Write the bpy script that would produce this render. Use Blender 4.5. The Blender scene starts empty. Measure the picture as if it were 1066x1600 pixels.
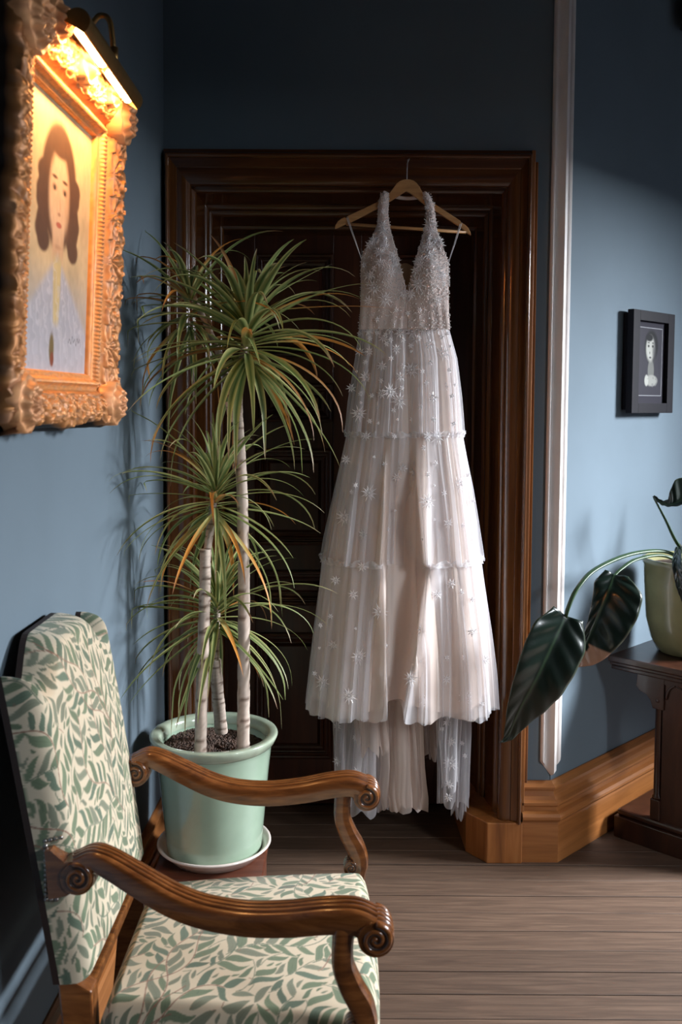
import bpy, bmesh, math, random
import numpy as np
from mathutils import Vector, Matrix
random.seed(7); rng = np.random.default_rng(7)
S = bpy.context.scene
COL = S.collection
# ------------------------------------------------------------------ camera
F, CX, CY = 1500.0, 533.0, 724.0
TH, RO = math.radians(3.7), math.radians(.3)
CAMP = np.array([0, 0, 1.52])
ca, sa = math.cos(math.pi/2-TH), math.sin(math.pi/2-TH)
cr, sr = math.cos(RO), math.sin(RO)
R = np.array([[1,0,0],[0,ca,-sa],[0,sa,ca]]) @ np.array([[cr,-sr,0],[sr,cr,0],[0,0,1]])
cd = bpy.data.cameras.new('camera'); cam = bpy.data.objects.new('camera', cd); COL.objects.link(cam)
M4 = Matrix([list(R[i])+[CAMP[i]] for i in range(3)]+[[0,0,0,1]])
cam.matrix_world = M4
cd.sensor_fit = 'VERTICAL'; cd.sensor_height = 36; cd.lens = F/1600*36
cd.shift_y = -(800-CY)/1600
cd.dof.use_dof = True; cd.dof.focus_distance = 3.0; cd.dof.aperture_fstop = 5.6
cd.clip_start = .05
S.camera = cam
def ray(px, py): return R @ np.array([(px-CX)/F, -(py-CY)/F, -1.])
def U(px, py, Y):
    d = ray(px, py); return CAMP+d*(Y/d[1])
def proj(p):
    c = (np.asarray(p, float)-CAMP) @ R
    return CX+F*c[..., 0]/-c[..., 2], CY-F*c[..., 1]/-c[..., 2]
# ------------------------------------------------------------------ world, lights, exposure
S.view_settings.view_transform = 'Standard'; S.view_settings.look = 'None'
S.view_settings.exposure = 0.1; S.view_settings.gamma = 1.0
S.view_settings.use_curve_mapping = False
S.cycles.use_denoising = True
S.cycles.max_bounces = 10; S.cycles.transparent_max_bounces = 24
S.cycles.sample_clamp_indirect = 6
W = bpy.data.worlds.new('world'); S.world = W; W.use_nodes = True
wb = W.node_tree.nodes['Background']; wb.inputs[0].default_value = (.55, .72, 1, 1); wb.inputs[1].default_value = .4
WIN_X, WIN_Y0, WIN_Y1, WIN_Z0, WIN_Z1 = 2.62, 2.15, 3.35, .35, 2.31
def area(name, loc, target, sx, sy, power, color, spread=180):
    l = bpy.data.lights.new(name, 'AREA'); l.shape = 'RECTANGLE'; l.size = sx; l.size_y = sy
    l.energy = power; l.color = color; l.spread = math.radians(spread)
    o = bpy.data.objects.new(name, l); COL.objects.link(o); o.location = loc
    o.rotation_euler = (Vector(target)-Vector(loc)).to_track_quat('-Z', 'Y').to_euler()
    return o
area('bay_window_daylight', (4.0, 2.85, 3.1), (-.3, 2.65, 1.2), 0.85, 1.9, 690, (.90, .95, 1.0), 150)
area('rear_window_daylight', (4.0, -.9, 3.0), (.1, 2.6, .8), 1.2, 1.6, 180, (.90, .95, 1.0), 150)
# ------------------------------------------------------------------ node materials
def new_mat(name):
    m = bpy.data.materials.new(name); m.use_nodes = True
    nt = m.node_tree; b = nt.nodes['Principled BSDF']
    return m, nt, b
def nd(nt, t, **kw):
    n = nt.nodes.new(t)
    for k, v in kw.items():
        if k in n.inputs: n.inputs[k].default_value = v
        else: setattr(n, k, v)
    return n
def ramp(nt, stops):
    r = nt.nodes.new('ShaderNodeValToRGB'); e = r.color_ramp.elements
    while len(e) > 1: e.remove(e[-1])
    e[0].position = stops[0][0]; e[0].color = (*stops[0][1], 1)
    for p, c in stops[1:]:
        x = e.new(p); x.color = (*c, 1)
    return r
def bump(nt, b, src, strength=.1, dist=.002):
    bm_ = nt.nodes.new('ShaderNodeBump'); bm_.inputs['Strength'].default_value = strength
    bm_.inputs['Distance'].default_value = dist
    nt.links.new(src, bm_.inputs['Height']); nt.links.new(bm_.outputs[0], b.inputs['Normal']); return bm_
def wood(name, dark, mid, light, scale=(3, 40, 40), rough=.3, coat=.0, bstr=.15, spread=.25, grime=False):
    m, nt, b = new_mat(name)
    tc = nd(nt, 'ShaderNodeTexCoord'); mp = nd(nt, 'ShaderNodeMapping'); mp.inputs['Scale'].default_value = scale
    oi = nd(nt, 'ShaderNodeObjectInfo')
    ad = nd(nt, 'ShaderNodeVectorMath', operation='ADD')
    sc = nd(nt, 'ShaderNodeVectorMath', operation='SCALE'); sc.inputs[0].default_value = (37, 51, 23)
    nt.links.new(oi.outputs['Random'], sc.inputs['Scale'])
    nt.links.new(tc.outputs['Object'], mp.inputs[0]); nt.links.new(mp.outputs[0], ad.inputs[0]); nt.links.new(sc.outputs[0], ad.inputs[1])
    n = nd(nt, 'ShaderNodeTexNoise', Scale=1.0, Detail=6.0, Roughness=.6, Distortion=.6)
    nt.links.new(ad.outputs[0], n.inputs['Vector'])
    r = ramp(nt, [(.5-spread, dark), (.5, mid), (.5+spread, light)])
    nt.links.new(n.outputs[0], r.inputs[0])
    mx = nd(nt, 'ShaderNodeHueSaturation'); nt.links.new(r.outputs[0], mx.inputs['Color'])
    mr = nd(nt, 'ShaderNodeMapRange'); mr.inputs['To Min'].default_value = .82; mr.inputs['To Max'].default_value = 1.15
    nt.links.new(oi.outputs['Random'], mr.inputs[0]); nt.links.new(mr.outputs[0], mx.inputs['Value'])
    if grime:
        at = nd(nt, 'ShaderNodeAttribute', attribute_name='Col'); gm = nd(nt, 'ShaderNodeMix', data_type='RGBA')
        nt.links.new(at.outputs['Fac'], gm.inputs[0]); nt.links.new(mx.outputs[0], gm.inputs[6]); gm.inputs[7].default_value = (.012, .005, .003, 1)
        nt.links.new(gm.outputs[2], b.inputs['Base Color'])
    else: nt.links.new(mx.outputs[0], b.inputs['Base Color'])
    b.inputs['Roughness'].default_value = rough; b.inputs['Coat Weight'].default_value = coat; b.inputs['Coat Roughness'].default_value = .12
    bump(nt, b, n.outputs[0], bstr, .002)
    return m
def plain(name, col, rough=.5, metal=0., noise=0., nscale=40, bstr=0., coat=0., spec=.5):
    m, nt, b = new_mat(name)
    b.inputs['Roughness'].default_value = rough; b.inputs['Metallic'].default_value = metal
    b.inputs['Coat Weight'].default_value = coat; b.inputs['Specular IOR Level'].default_value = spec
    tc = nd(nt, 'ShaderNodeTexCoord'); n = nd(nt, 'ShaderNodeTexNoise', Scale=float(nscale), Detail=4.0)
    nt.links.new(tc.outputs['Object'], n.inputs['Vector'])
    lo = tuple(c*(1-noise) for c in col); hi = tuple(min(1, c*(1+noise)) for c in col)
    r = ramp(nt, [(.3, lo), (.7, hi)]); nt.links.new(n.outputs[0], r.inputs[0]); nt.links.new(r.outputs[0], b.inputs['Base Color'])
    if bstr: bump(nt, b, n.outputs[0], bstr, .003)
    return m
def attr_mat(name, rough=.7, metal=0., spec=.5, sheen=0., bscale=0, bstr=0., trans=0., coat=0.):
    m, nt, b = new_mat(name)
    a = nd(nt, 'ShaderNodeAttribute', attribute_name='Col'); nt.links.new(a.outputs['Color'], b.inputs['Base Color'])
    b.inputs['Roughness'].default_value = rough; b.inputs['Metallic'].default_value = metal
    b.inputs['Specular IOR Level'].default_value = spec; b.inputs['Sheen Weight'].default_value = sheen
    b.inputs['Coat Weight'].default_value = coat
    if bscale:
        tc = nd(nt, 'ShaderNodeTexCoord'); n = nd(nt, 'ShaderNodeTexNoise', Scale=float(bscale), Detail=3.0)
        nt.links.new(tc.outputs['Object'], n.inputs['Vector']); bump(nt, b, n.outputs[0], bstr, .001)
    if trans:
        t = nd(nt, 'ShaderNodeBsdfTranslucent'); nt.links.new(a.outputs['Color'], t.inputs[0])
        mx = nd(nt, 'ShaderNodeMixShader'); mx.inputs[0].default_value = trans
        nt.links.new(b.outputs[0], mx.inputs[1]); nt.links.new(t.outputs[0], mx.inputs[2])
        nt.links.new(mx.outputs[0], nt.nodes['Material Output'].inputs[0])
    return m
def tulle(name, col, alpha_face, alpha_edge, trans=.35):
    m, nt, b = new_mat(name); nt.nodes.remove(b)
    out = nt.nodes['Material Output']
    d = nd(nt, 'ShaderNodeBsdfDiffuse'); d.inputs[0].default_value = (*col, 1)
    t = nd(nt, 'ShaderNodeBsdfTranslucent'); t.inputs[0].default_value = (*col, 1)
    m1 = nd(nt, 'ShaderNodeMixShader'); m1.inputs[0].default_value = trans
    nt.links.new(d.outputs[0], m1.inputs[1]); nt.links.new(t.outputs[0], m1.inputs[2])
    tr = nd(nt, 'ShaderNodeBsdfTransparent')
    lw = nd(nt, 'ShaderNodeLayerWeight'); lw.inputs[0].default_value = .35
    mr = nd(nt, 'ShaderNodeMapRange'); mr.inputs['To Min'].default_value = alpha_face; mr.inputs['To Max'].default_value = alpha_edge
    nt.links.new(lw.outputs['Facing'], mr.inputs[0])
    m2 = nd(nt, 'ShaderNodeMixShader'); nt.links.new(mr.outputs[0], m2.inputs[0])
    nt.links.new(tr.outputs[0], m2.inputs[1]); nt.links.new(m1.outputs[0], m2.inputs[2]); nt.links.new(m2.outputs[0], out.inputs[0])
    return m
M = {}
M['wall'] = plain('blue_grey_paint', (.15, .195, .235), .75, noise=.05, nscale=3, bstr=.05, spec=.2)
M['ceiling'] = plain('ceiling_paint', (.10, .10, .10), .9, noise=.03)
M['rearwall'] = plain('rear_wall_paint', (.05, .06, .07), .8, noise=.04)
M['white'] = plain('white_gloss_paint', (.80, .75, .73), .4, noise=.05, nscale=12, bstr=.08)
M['darkwood'] = wood('varnished_dark_wood', (.055, .016, .004), (.125, .042, .010), (.22, .082, .020), (30, 30, 1.6), .2, .8, .12)
M['doorwood'] = wood('very_dark_door_wood', (.03, .008, .003), (.055, .014, .005), (.09, .026, .009), (26, 26, 1.6), .38, .1, .1)
M['headwood'] = wood('varnished_dark_head_wood', (.035, .010, .003), (.075, .023, .006), (.13, .045, .012), (1.6, 30, 30), .24, .6, .12)
M['plinthwood'] = wood('worn_golden_brown_wood', (.16, .052, .012), (.30, .105, .026), (.42, .17, .052), (30, 30, 2.2), .42, .2, .2)
M['basewood'] = wood('golden_brown_baseboard_wood', (.18, .060, .015), (.34, .125, .034), (.46, .19, .062), (3, 3, 50), .4, .2, .15, .4)
M['floor'] = wood('worn_brown_floorboards', (.045, .026, .017), (.088, .052, .034), (.145, .090, .060), (5, 80, 30), .55, .0, .35, .32)
M['subfloor'] = plain('dark_gap_wood', (.012, .008, .006), .9)
M['chairwood'] = wood('polished_walnut', (.045, .012, .004), (.16, .052, .013), (.30, .11, .03), (8, 60, 60), .26, .6, .2, .28, True)
M['groove'] = plain('dark_carved_groove', (.022, .008, .004), .6)
M['tablewood'] = wood('dark_oak_table', (.018, .005, .0025), (.036, .011, .005), (.06, .02, .009), (20, 20, 5), .35, .3, .15)
M['standwood'] = wood('reddish_stand_wood', (.06, .016, .008), (.12, .035, .018), (.18, .06, .03), (6, 40, 40), .35, .3, .15)
M['hangerwood'] = wood('pale_hanger_wood', (.36, .17, .06), (.52, .27, .105), (.62, .36, .16), (6, 40, 60), .42, .2, .05)
M['steel'] = plain('bright_wire', (.6, .6, .6), .3, 1.)
M['nail'] = plain('antique_steel_nails', (.35, .32, .3), .3, 1.)
M['brass'] = plain('aged_brass', (.42, .25, .09), .35, 1., noise=.1)
M['black'] = plain('black_lacquer_frame', (.012, .011, .015), .6, noise=.05, spec=.15)
M['mount'] = plain('grey_mount_card', (.035, .033, .043), .8, spec=.1)
M['mountline'] = plain('pale_mount_line', (.20, .20, .22), .7)
M['darkpic'] = plain('dark_green_canvas', (.02, .03, .032), .7, noise=.2)
M['glaze'] = plain('celadon_glaze', (.30, .40, .30), .18, noise=.09, nscale=9, coat=.6)
M['rimglaze'] = plain('celadon_rim_glaze', (.36, .42, .32), .2, noise=.12, nscale=25, coat=.5)
M['saucer'] = plain('cream_glaze', (.60, .53, .48), .2, noise=.15, nscale=14, coat=.5)
M['pot2'] = plain('pale_yellow_glaze', (.27, .255, .13), .25, noise=.14, nscale=10, coat=.4)
M['soil'] = plain('coarse_bark_soil', (.065, .034, .022), .8, noise=.6, nscale=60, bstr=.5)
M['leaf2'] = attr_mat('dark_glossy_leaf', .28, spec=.6, coat=.3)
M['bark2'] = plain('brown_stem_stub', (.05, .035, .02), .7, noise=.3)
M['stem2'] = plain('green_petiole', (.022, .055, .018), .4, noise=.2, nscale=20)
M['leaf'] = attr_mat('dracaena_leaf', .45, trans=.3)
M['bark'] = attr_mat('dracaena_bark', .8)
M['fabric'] = attr_mat('willow_print_linen', .85, spec=.2, sheen=.2, bscale=900, bstr=.15)
M['gold'] = attr_mat('worn_gold_leaf', .5, metal=.35, spec=.5)
M['paint'] = attr_mat('portrait_paint', .5, spec=.4, bscale=60, bstr=.1)
M['photo'] = attr_mat('photo_print', .6, spec=.15)
M['tulle_a'] = tulle('ivory_tulle', (.93, .91, .94), .16, .62)
M['tulle_b'] = tulle('outer_ivory_tulle', (.96, .95, .99), .30, .82)
M['tulle_a2'] = tulle('ruffle_tulle', (.90, .88, .90), .55, .85)
M['tulle_n'] = tulle('nude_tulle', (.84, .72, .65), .45, .85)
M['lining'] = tulle('nude_lining', (.90, .79, .73), .97, 1.0, .25)
M['bodice'] = tulle('beaded_nude_mesh', (.82, .70, .66), .96, 1.0, .2)
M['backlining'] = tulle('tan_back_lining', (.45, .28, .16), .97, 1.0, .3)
M['star'] = plain('white_bead_thread', (.93, .90, .92), .35, .0, spec=.8, coat=.4)
M['bead'] = plain('silver_bead', (.92, .87, .86), .2, .15, spec=1.0, coat=.5)
M['ribbon'] = plain('white_satin_ribbon', (.8, .78, .8), .35)
mb_, nt_, b_ = new_mat('warm_bulb'); b_.inputs['Emission Color'].default_value = (1, .62, .25, 1); b_.inputs['Emission Strength'].default_value = 28
M['bulb'] = mb_
# ------------------------------------------------------------------ mesh helpers
class MB:
    def __init__(s): s.v = []; s.f = []; s.sm = []
    def add(s, v, f, smooth=False):
        n = len(s.v); s.v += [tuple(map(float, p)) for p in v]; s.f += [tuple(i+n for i in q) for q in f]; s.sm += [smooth]*len(f)
    def box(s, x0, x1, y0, y1, z0, z1, T=None):
        v = [(x, y, z) for x in (x0, x1) for y in (y0, y1) for z in (z0, z1)]
        if T is not None: v = [T(p) for p in v]
        s.add(v, [(0, 1, 3, 2), (4, 6, 7, 5), (0, 4, 5, 1), (2, 3, 7, 6), (0, 2, 6, 4), (1, 5, 7, 3)])
    def grid(s, P, smooth=True, closed_u=False, closed_v=False):
        P = np.asarray(P); nv, nu = P.shape[:2]; n = len(s.v)
        s.v += [tuple(p) for p in P.reshape(-1, 3).tolist()]
        for j in range(nv-(0 if closed_v else 1)):
            for i in range(nu-(0 if closed_u else 1)):
                a = n+j*nu+i; b = n+j*nu+(i+1) % nu; c = n+((j+1) % nv)*nu+(i+1) % nu; d = n+((j+1) % nv)*nu+i
                s.f.append((a, b, c, d)); s.sm.append(smooth)
    def tube(s, pts, rad, seg=8, cap=True, flat=None):
        pts = [Vector(p) for p in pts]; n = len(pts)
        rad = rad if hasattr(rad, '__len__') else [rad]*n
        rings = []; prev = None
        for i, p in enumerate(pts):
            t = (pts[min(i+1, n-1)]-pts[max(i-1, 0)]).normalized()
            if prev is None:
                a = Vector((0, 0, 1)) if abs(t.z) < .9 else Vector((1, 0, 0))
                u = t.cross(a).normalized()
            else: u = (prev-t*prev.dot(t)).normalized()
            prev = u; w = t.cross(u)
            rings.append([tuple(p+(u*math.cos(2*math.pi*k/seg)+w*math.sin(2*math.pi*k/seg)*(flat or 1))*rad[i]) for k in range(seg)])
        b = len(s.v); s.grid(rings, True, closed_u=True)
        if cap:
            s.f.append(tuple(b+k for k in range(seg))[::-1]); s.sm.append(False)
            s.f.append(tuple(b+(n-1)*seg+k for k in range(seg))); s.sm.append(False)
    def lathe(s, prof, c=(0, 0), seg=64, smooth=True):
        g = [[(c[0]+r*math.cos(2*math.pi*k/seg), c[1]+r*math.sin(2*math.pi*k/seg), z) for k in range(seg)] for r, z in prof]
        s.grid(g, smooth, closed_u=True)
    def prism(s, poly, fn0, fn1):
        n = len(poly); v = [fn0(p) for p in poly]+[fn1(p) for p in poly]
        s.add(v, [tuple(range(n))[::-1], tuple(range(n, 2*n))]+[(i, (i+1) % n, n+(i+1) % n, n+i) for i in range(n)])
    def build(s, name, mat, parent=None, bevel=0, col=None, origin=None, recalc=True):
        me = bpy.data.meshes.new(name)
        v = s.v
        if origin is not None: v = [(a-origin[0], b-origin[1], c-origin[2]) for a, b, c in v]
        me.from_pydata(v, [], s.f); me.polygons.foreach_set('use_smooth', s.sm)
        if col is not None:
            at = me.color_attributes.new('Col', 'FLOAT_COLOR', 'POINT')
            c = np.ones((len(s.v), 4), np.float32); c[:, :3] = np.asarray(col, np.float32).reshape(-1, 3)
            at.data.foreach_set('color', c.ravel())
        if recalc:
            bm = bmesh.new(); bm.from_mesh(me); bmesh.ops.recalc_face_normals(bm, faces=bm.faces); bm.to_mesh(me); bm.free()
        me.materials.append(mat); me.update()
        o = bpy.data.objects.new(name, me); COL.objects.link(o)
        if origin is not None: o.location = origin
        if parent is not None: attach(o, parent)
        if bevel:
            b = o.modifiers.new('bevel', 'BEVEL'); b.width = bevel; b.segments = 2; b.limit_method = 'ANGLE'; b.angle_limit = math.radians(40)
        return o
def wloc(p):
    m = Matrix.Identity(4)
    while p is not None:
        b = Matrix.Translation(p.location)
        if p.parent is not None: b = p.matrix_parent_inverse @ b
        m = b @ m; p = p.parent
    return m
def attach(o, parent):
    o.parent = parent; o.matrix_parent_inverse = wloc(parent).inverted()
def thing(name, label, cat, loc, group=None):
    o = bpy.data.objects.new(name, None); COL.objects.link(o); o.location = loc; o.empty_display_size = .05
    o['label'] = label; o['category'] = cat
    if group: o['group'] = group
    return o
def tag(o, label, cat, group=None):
    o['label'] = label; o['category'] = cat
    if group: o['group'] = group
    return o
def struct(o): o['kind'] = 'structure'; return o
def sm(t): t = np.clip(t, 0, 1); return t*t*(3-2*t)
def lerp(a, b, t): return a+(b-a)*t
def catmull(pts, n):
    pts = np.asarray(pts, float); P = np.vstack([2*pts[0]-pts[1], pts, 2*pts[-1]-pts[-2]]); out = []
    m = len(pts)-1
    for i in range(m):
        for k in range(n):
            t = k/n; a, b, c, d = P[i:i+4]
            out.append(.5*((2*b)+(-a+c)*t+(2*a-5*b+4*c-d)*t*t+(-a+3*b-3*c+d)*t**3))
    out.append(pts[-1]); return np.array(out)

# ================================================================== SETTING
DOORY, FRY, WY = 3.52, 3.085, 3.13      # door face, architrave face, back wall face
CORX = .705
def lwx(Y): return -.573-.028*(3.1-Y)
LN = np.array([1, -.028, 0]); LN /= np.linalg.norm(LN); LT = np.array([.028, 1, 0]); LT /= np.linalg.norm(LT)
RT = np.array([1, 1, 0])/math.sqrt(2); RN = np.array([1, -1, 0])/math.sqrt(2)
def RW(s, off, z): p = np.array([CORX, WY, 0])+RT*s+RN*off; return (p[0], p[1], z)      # s along right wall, off into room
CEIL = 3.3
fl = MB(); fl.box(-.75, 2.75, -2.6, 4.5, -.06, -.022); floor = struct(fl.build('floor', M['subfloor']))
BW = .0985; Y0 = 3.165+BW*13
r = 0; y = Y0
cuts = {}
while y > -2.6:
    xs = [-.75]; x = random.uniform(1.6, 2.4)
    if random.random() < .7: xs.append(x)
    xs.append(2.75)
    for a, b in zip(xs[:-1], xs[1:]):
        m = MB(); dz = random.uniform(-.0012, .0008)
        # board with eased edges
        yy0, yy1 = y-BW+.0016, y-.0016; e = .0010
        x0_, x1_ = a+.0006, b-.0006
        v = [(x0_, yy0, -.022), (x1_, yy0, -.022), (x1_, yy1, -.022), (x0_, yy1, -.022),
             (x0_, yy0, -e+dz), (x1_, yy0, -e+dz), (x1_, yy1, -e+dz), (x0_, yy1, -e+dz),
             (x0_+e, yy0+e, dz), (x1_-e, yy0+e, dz), (x1_-e, yy1-e, dz), (x0_+e, yy1-e, dz)]
        f = [(0, 3, 2, 1), (8, 9, 10, 11)]
        for k in range(4):
            k2 = (k+1) % 4; f += [(k, k2, 4+k2, 4+k), (4+k, 4+k2, 8+k2, 8+k)]
        m.add(v, f); m.build('floorboard', M['floor'], floor, recalc=False)
    y -= BW
cl = MB(); cl.box(-.85, 2.75, -2.6, 4.5, CEIL, CEIL+.1); struct(cl.build('ceiling', M['ceiling']))
w = MB(); ya, yb = -2.6, 4.5
w.prism([(lwx(ya), ya), (lwx(yb), yb), (lwx(yb)-.15, yb), (lwx(ya)-.15, ya)], lambda p: (p[0], p[1], -.05), lambda p: (p[0], p[1], CEIL))
struct(w.build('wall_left', M['wall']))
# back wall with the deep door recess
OX0, OX1, OZ = -.563, .60, 2.303          # architrave outer edges
IX0, IX1, IZ = -.415, .462, 2.118         # door opening
w = MB()
w.box(-.7, CORX-.002, WY, 3.75, OZ-.02, CEIL)
w.prism([(OX1-.02, WY), (CORX-.004, WY), (CORX+.45, WY+.47), (CORX+.45, 3.75), (OX1-.02, 3.75)], lambda p: (p[0], p[1], -.05), lambda p: (p[0], p[1], OZ-.02))
w.box(-.7, OX0+.02, WY, 3.75, -.05, OZ-.02)
w.box(OX0, OX1, 3.6, 3.75, -.05, OZ)
struct(w.build('wall_back', M['wall']))
w = MB()
w.prism([RW(0, 0, 0)[:2], RW(1.6, 0, 0)[:2], RW(1.6, -.15, 0)[:2], RW(-.001, -.15, 0)[:2]][:4], lambda p: (p[0], p[1], -.05), lambda p: (p[0], p[1], CEIL))
struct(w.build('wall_right', M['wall']))
bx = RW(1.6, 0, 0)
w = MB(); w.box(bx[0]-.05, WIN_X+.13, bx[1]-.02, bx[1]+.15, -.05, CEIL); struct(w.build('wall_bay', M['wall']))
w = MB()
X0, X1 = WIN_X, WIN_X+.13
ra, rb, rz0, rz1 = -.5, .8, .8, 2.4
w.box(X0, X1, -2.6, 4.5, -.05, WIN_Z0); w.box(X0, X1, -2.6, 4.5, rz1, CEIL)
w.box(X0, X1, WIN_Y1, 4.5, WIN_Z0, rz1); w.box(X0, X1, rb, WIN_Y0, WIN_Z0, rz1); w.box(X0, X1, WIN_Y0, WIN_Y1, WIN_Z1, rz1)
w.box(X0, X1, ra, rb, WIN_Z0, rz0); w.box(X0, X1, -2.6, ra, WIN_Z0, rz1)
struct(w.build('wall_far_right', M['wall']))
w = MB(); w.box(-.9, 2.75, -2.7, -2.58, -.05, CEIL); struct(w.build('wall_behind', M['rearwall']))
for k, (a, b, c, d) in enumerate(((WIN_Y0, WIN_Y1, WIN_Z0, WIN_Z1), (ra, rb, rz0, rz1))):
    m = MB(); t = .04
    m.box(X0+.03, X0+.09, a, a+t, c, d); m.box(X0+.03, X0+.09, b-t, b, c, d); m.box(X0+.03, X0+.09, a+t, b-t, c, c+t); m.box(X0+.03, X0+.09, a+t, b-t, d-t, d)
    wn = struct(m.build('window_%d' % (k+1), M['white']))
    m = MB(); m.box(X0+.045, X0+.075, (a+b)/2-.012, (a+b)/2+.012, c+t, d-t); m.build('mullion', M['white'], wn)

# ---- swept mouldings
def sweep_profile(prof, path_fn, npath, name, mat, parent=None, smooth=False):
    m = MB(); g = [[path_fn(k, p) for p in prof] for k in range(npath)]; m.grid(g, smooth)
    n = len(prof)
    for k in (0, npath-1):
        b = k*n; m.f.append(tuple(b+i for i in range(n))); m.sm.append(False)
    return m.build(name, mat, parent)
def arc(segs):
    """segs: (dw, dd, bulge) steps -> polyline of (w, d); bulge > 0 swells out of the surface"""
    P = [(0., 0.)]
    for dw, dd, bg in segs:
        a = P[-1]; b = (a[0]+dw, a[1]+dd)
        if bg == 0: P.append(b); continue
        L = math.hypot(dw, dd); nx, ny = dd/L, -dw/L
        for k in range(1, 11):
            t = k/10; h = bg*math.sin(math.pi*t)**.65 if bg > 0 else bg*math.sin(math.pi*t)
            P.append((a[0]+dw*t+nx*h, a[1]+dd*t+ny*h))
    return P
# architrave around the door recess: w runs from the outer edge in, d runs into the recess
segs = [(.003, -.012, 0), (.010, 0, .004), (.002, .014, 0), (.020, .004, 0), (.002, .004, 0), (.032, .050, .026), (.004, .012, 0), (.010, .032, .009),
        (.002, .008, 0), (.014, .085, 0), (.008, .030, .008), (.002, .008, 0), (.009, .034, .009), (.002, .008, 0), (.012, .075, 0), (.007, .026, .007), (.002, .010, 0), (.005, .040, 0)]
prof = arc(segs); wsum = prof[-1][0]
def arch_pt(side, pos, p):
    wdt = OX0-IX0; sx = (IX0-OX0)/wsum; sxr = (OX1-IX1)/wsum; sz = (OZ-IZ)/wsum
    w_, d_ = p; y_ = FRY+d_
    if side == 'L': return (OX0+w_*sx, y_, pos if pos < 1 else OZ-w_*sz)
    if side == 'R': return (OX1-w_*sxr, y_, pos if pos < 1 else OZ-w_*sz)
    return ((OX0+w_*sx) if pos == 0 else (OX1-w_*sxr), y_, OZ-w_*sz)
arch = MB(); arch.box(OX0-.004, OX1+.004, FRY+.012, WY+.02, OZ-.03, OZ+.012); arch = struct(arch.build('trim_2', M['headwood']))
for side, mt in (('L', 'darkwood'), ('R', 'darkwood'), ('T', 'headwood')):
    m = MB(); back = [(prof[-1][0], prof[-1][1]+.02), (-.001, prof[-1][1]+.02), (-.001, 0)]
    pr = prof+[(prof[-1][0], prof[-1][1]+.06), (0, prof[-1][1]+.06)]
    zb = .135
    ends = (zb, 2) if side != 'T' else (0, 1)
    if side != 'T':
        n = 24; g = [[arch_pt(side, zb, p) for p in pr], [arch_pt(side, 2, p) for p in pr]]
    else: g = [[arch_pt(side, 0, p) for p in pr], [arch_pt(side, 1, p) for p in pr]]
    m.grid(g, True)
    o = m.build({'L': 'jamb', 'R': 'jamb', 'T': 'head_moulding'}[side], M[mt], arch)
    es = o.modifiers.new('split', 'EDGE_SPLIT'); es.split_angle = math.radians(32)
# edge strips that stand against the wall
m = MB(); m.box(OX1-.001, OX1+.011, FRY+.004, WY+.01, .14, OZ+.012); m.build('edge_strip', M['plinthwood'], arch, bevel=.002)
m = MB(); m.box(OX1+.014, OX1+.024, FRY+.022, WY+.01, .26, OZ-.02); m.build('edge_strip', M['darkwood'], arch, bevel=.003)
# plinth blocks: canted block under each jamb
def plinth(xo, xi, sgn):
    poly = [(xo, FRY-.008), (xo+sgn*.115, FRY-.008), (xo+sgn*.175, FRY+.075), (xo+sgn*.185, DOORY+.03), (xo, DOORY+.03)]
    m = MB(); m.prism(poly, lambda p: (p[0], p[1], 0), lambda p: (p[0], p[1], .137)); m.build('plinth_block', M['plinthwood'], arch, bevel=.003)
plinth(OX1+.004, IX1, -1); plinth(OX0, IX0, 1)
# door -------------------------------------------------------------
m = MB(); m.box(IX0-.02, IX1+.02, DOORY+.022, DOORY+.05, .005, IZ+.02); door = struct(m.build('door_1', M['doorwood']))
cx = (IX0+IX1)/2
PX = [(-.315, -.030), (.072, .357)]
def YD(z): return z
rows = [(1.685, 2.052), (1.445, 1.585), (.99, 1.345), (.765, .895), (.185, .66)]
for (a, b) in ((IX0-.01, PX[0][0]), (PX[0][1], PX[1][0]), (PX[1][1], IX1+.01)):
    m = MB(); m.box(a, b, DOORY, DOORY+.03, .01, IZ+.01); m.build('stile', M['doorwood'], door, bevel=.003)
zs = [IZ+.01]+[z for r_ in rows for z in (r_[1], r_[0])]+[.01]
for a, b in PX:
    for k in range(0, len(zs), 2):
        m = MB(); m.box(a, b, DOORY, DOORY+.03, zs[k+1], zs[k]); m.build('rail', M['doorwood'], door, bevel=.002)
    for z0, z1 in rows:
        m = MB(); i1, i2, i3 = .004, .045, .062
        def ring(i, y_): return [(a+i, y_, z0+i), (b-i, y_, z0+i), (b-i, y_, z1-i), (a+i, y_, z1-i)]
        # raised field
        m.grid([ring(.042, DOORY+.024), ring(.052, DOORY+.012), ring(.054, DOORY+.010)], False, closed_u=True)
        n = len(m.v); m.f.append((n-4, n-3, n-2, n-1)); m.sm.append(False)
        m.build('panel', M['doorwood'], door)
        m = MB(); rp = [(.0, -.001), (.0, -.010), (.006, -.014), (.012, -.012), (.016, -.004), (.019, -.004), (.021, .004), (.026, .006), (.032, .014), (.040, .018), (.042, .026)]
        m.grid([ring(i, DOORY+y_) for i, y_ in rp], False, closed_u=True); m.build('panel_moulding', M['doorwood'], door)
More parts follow.
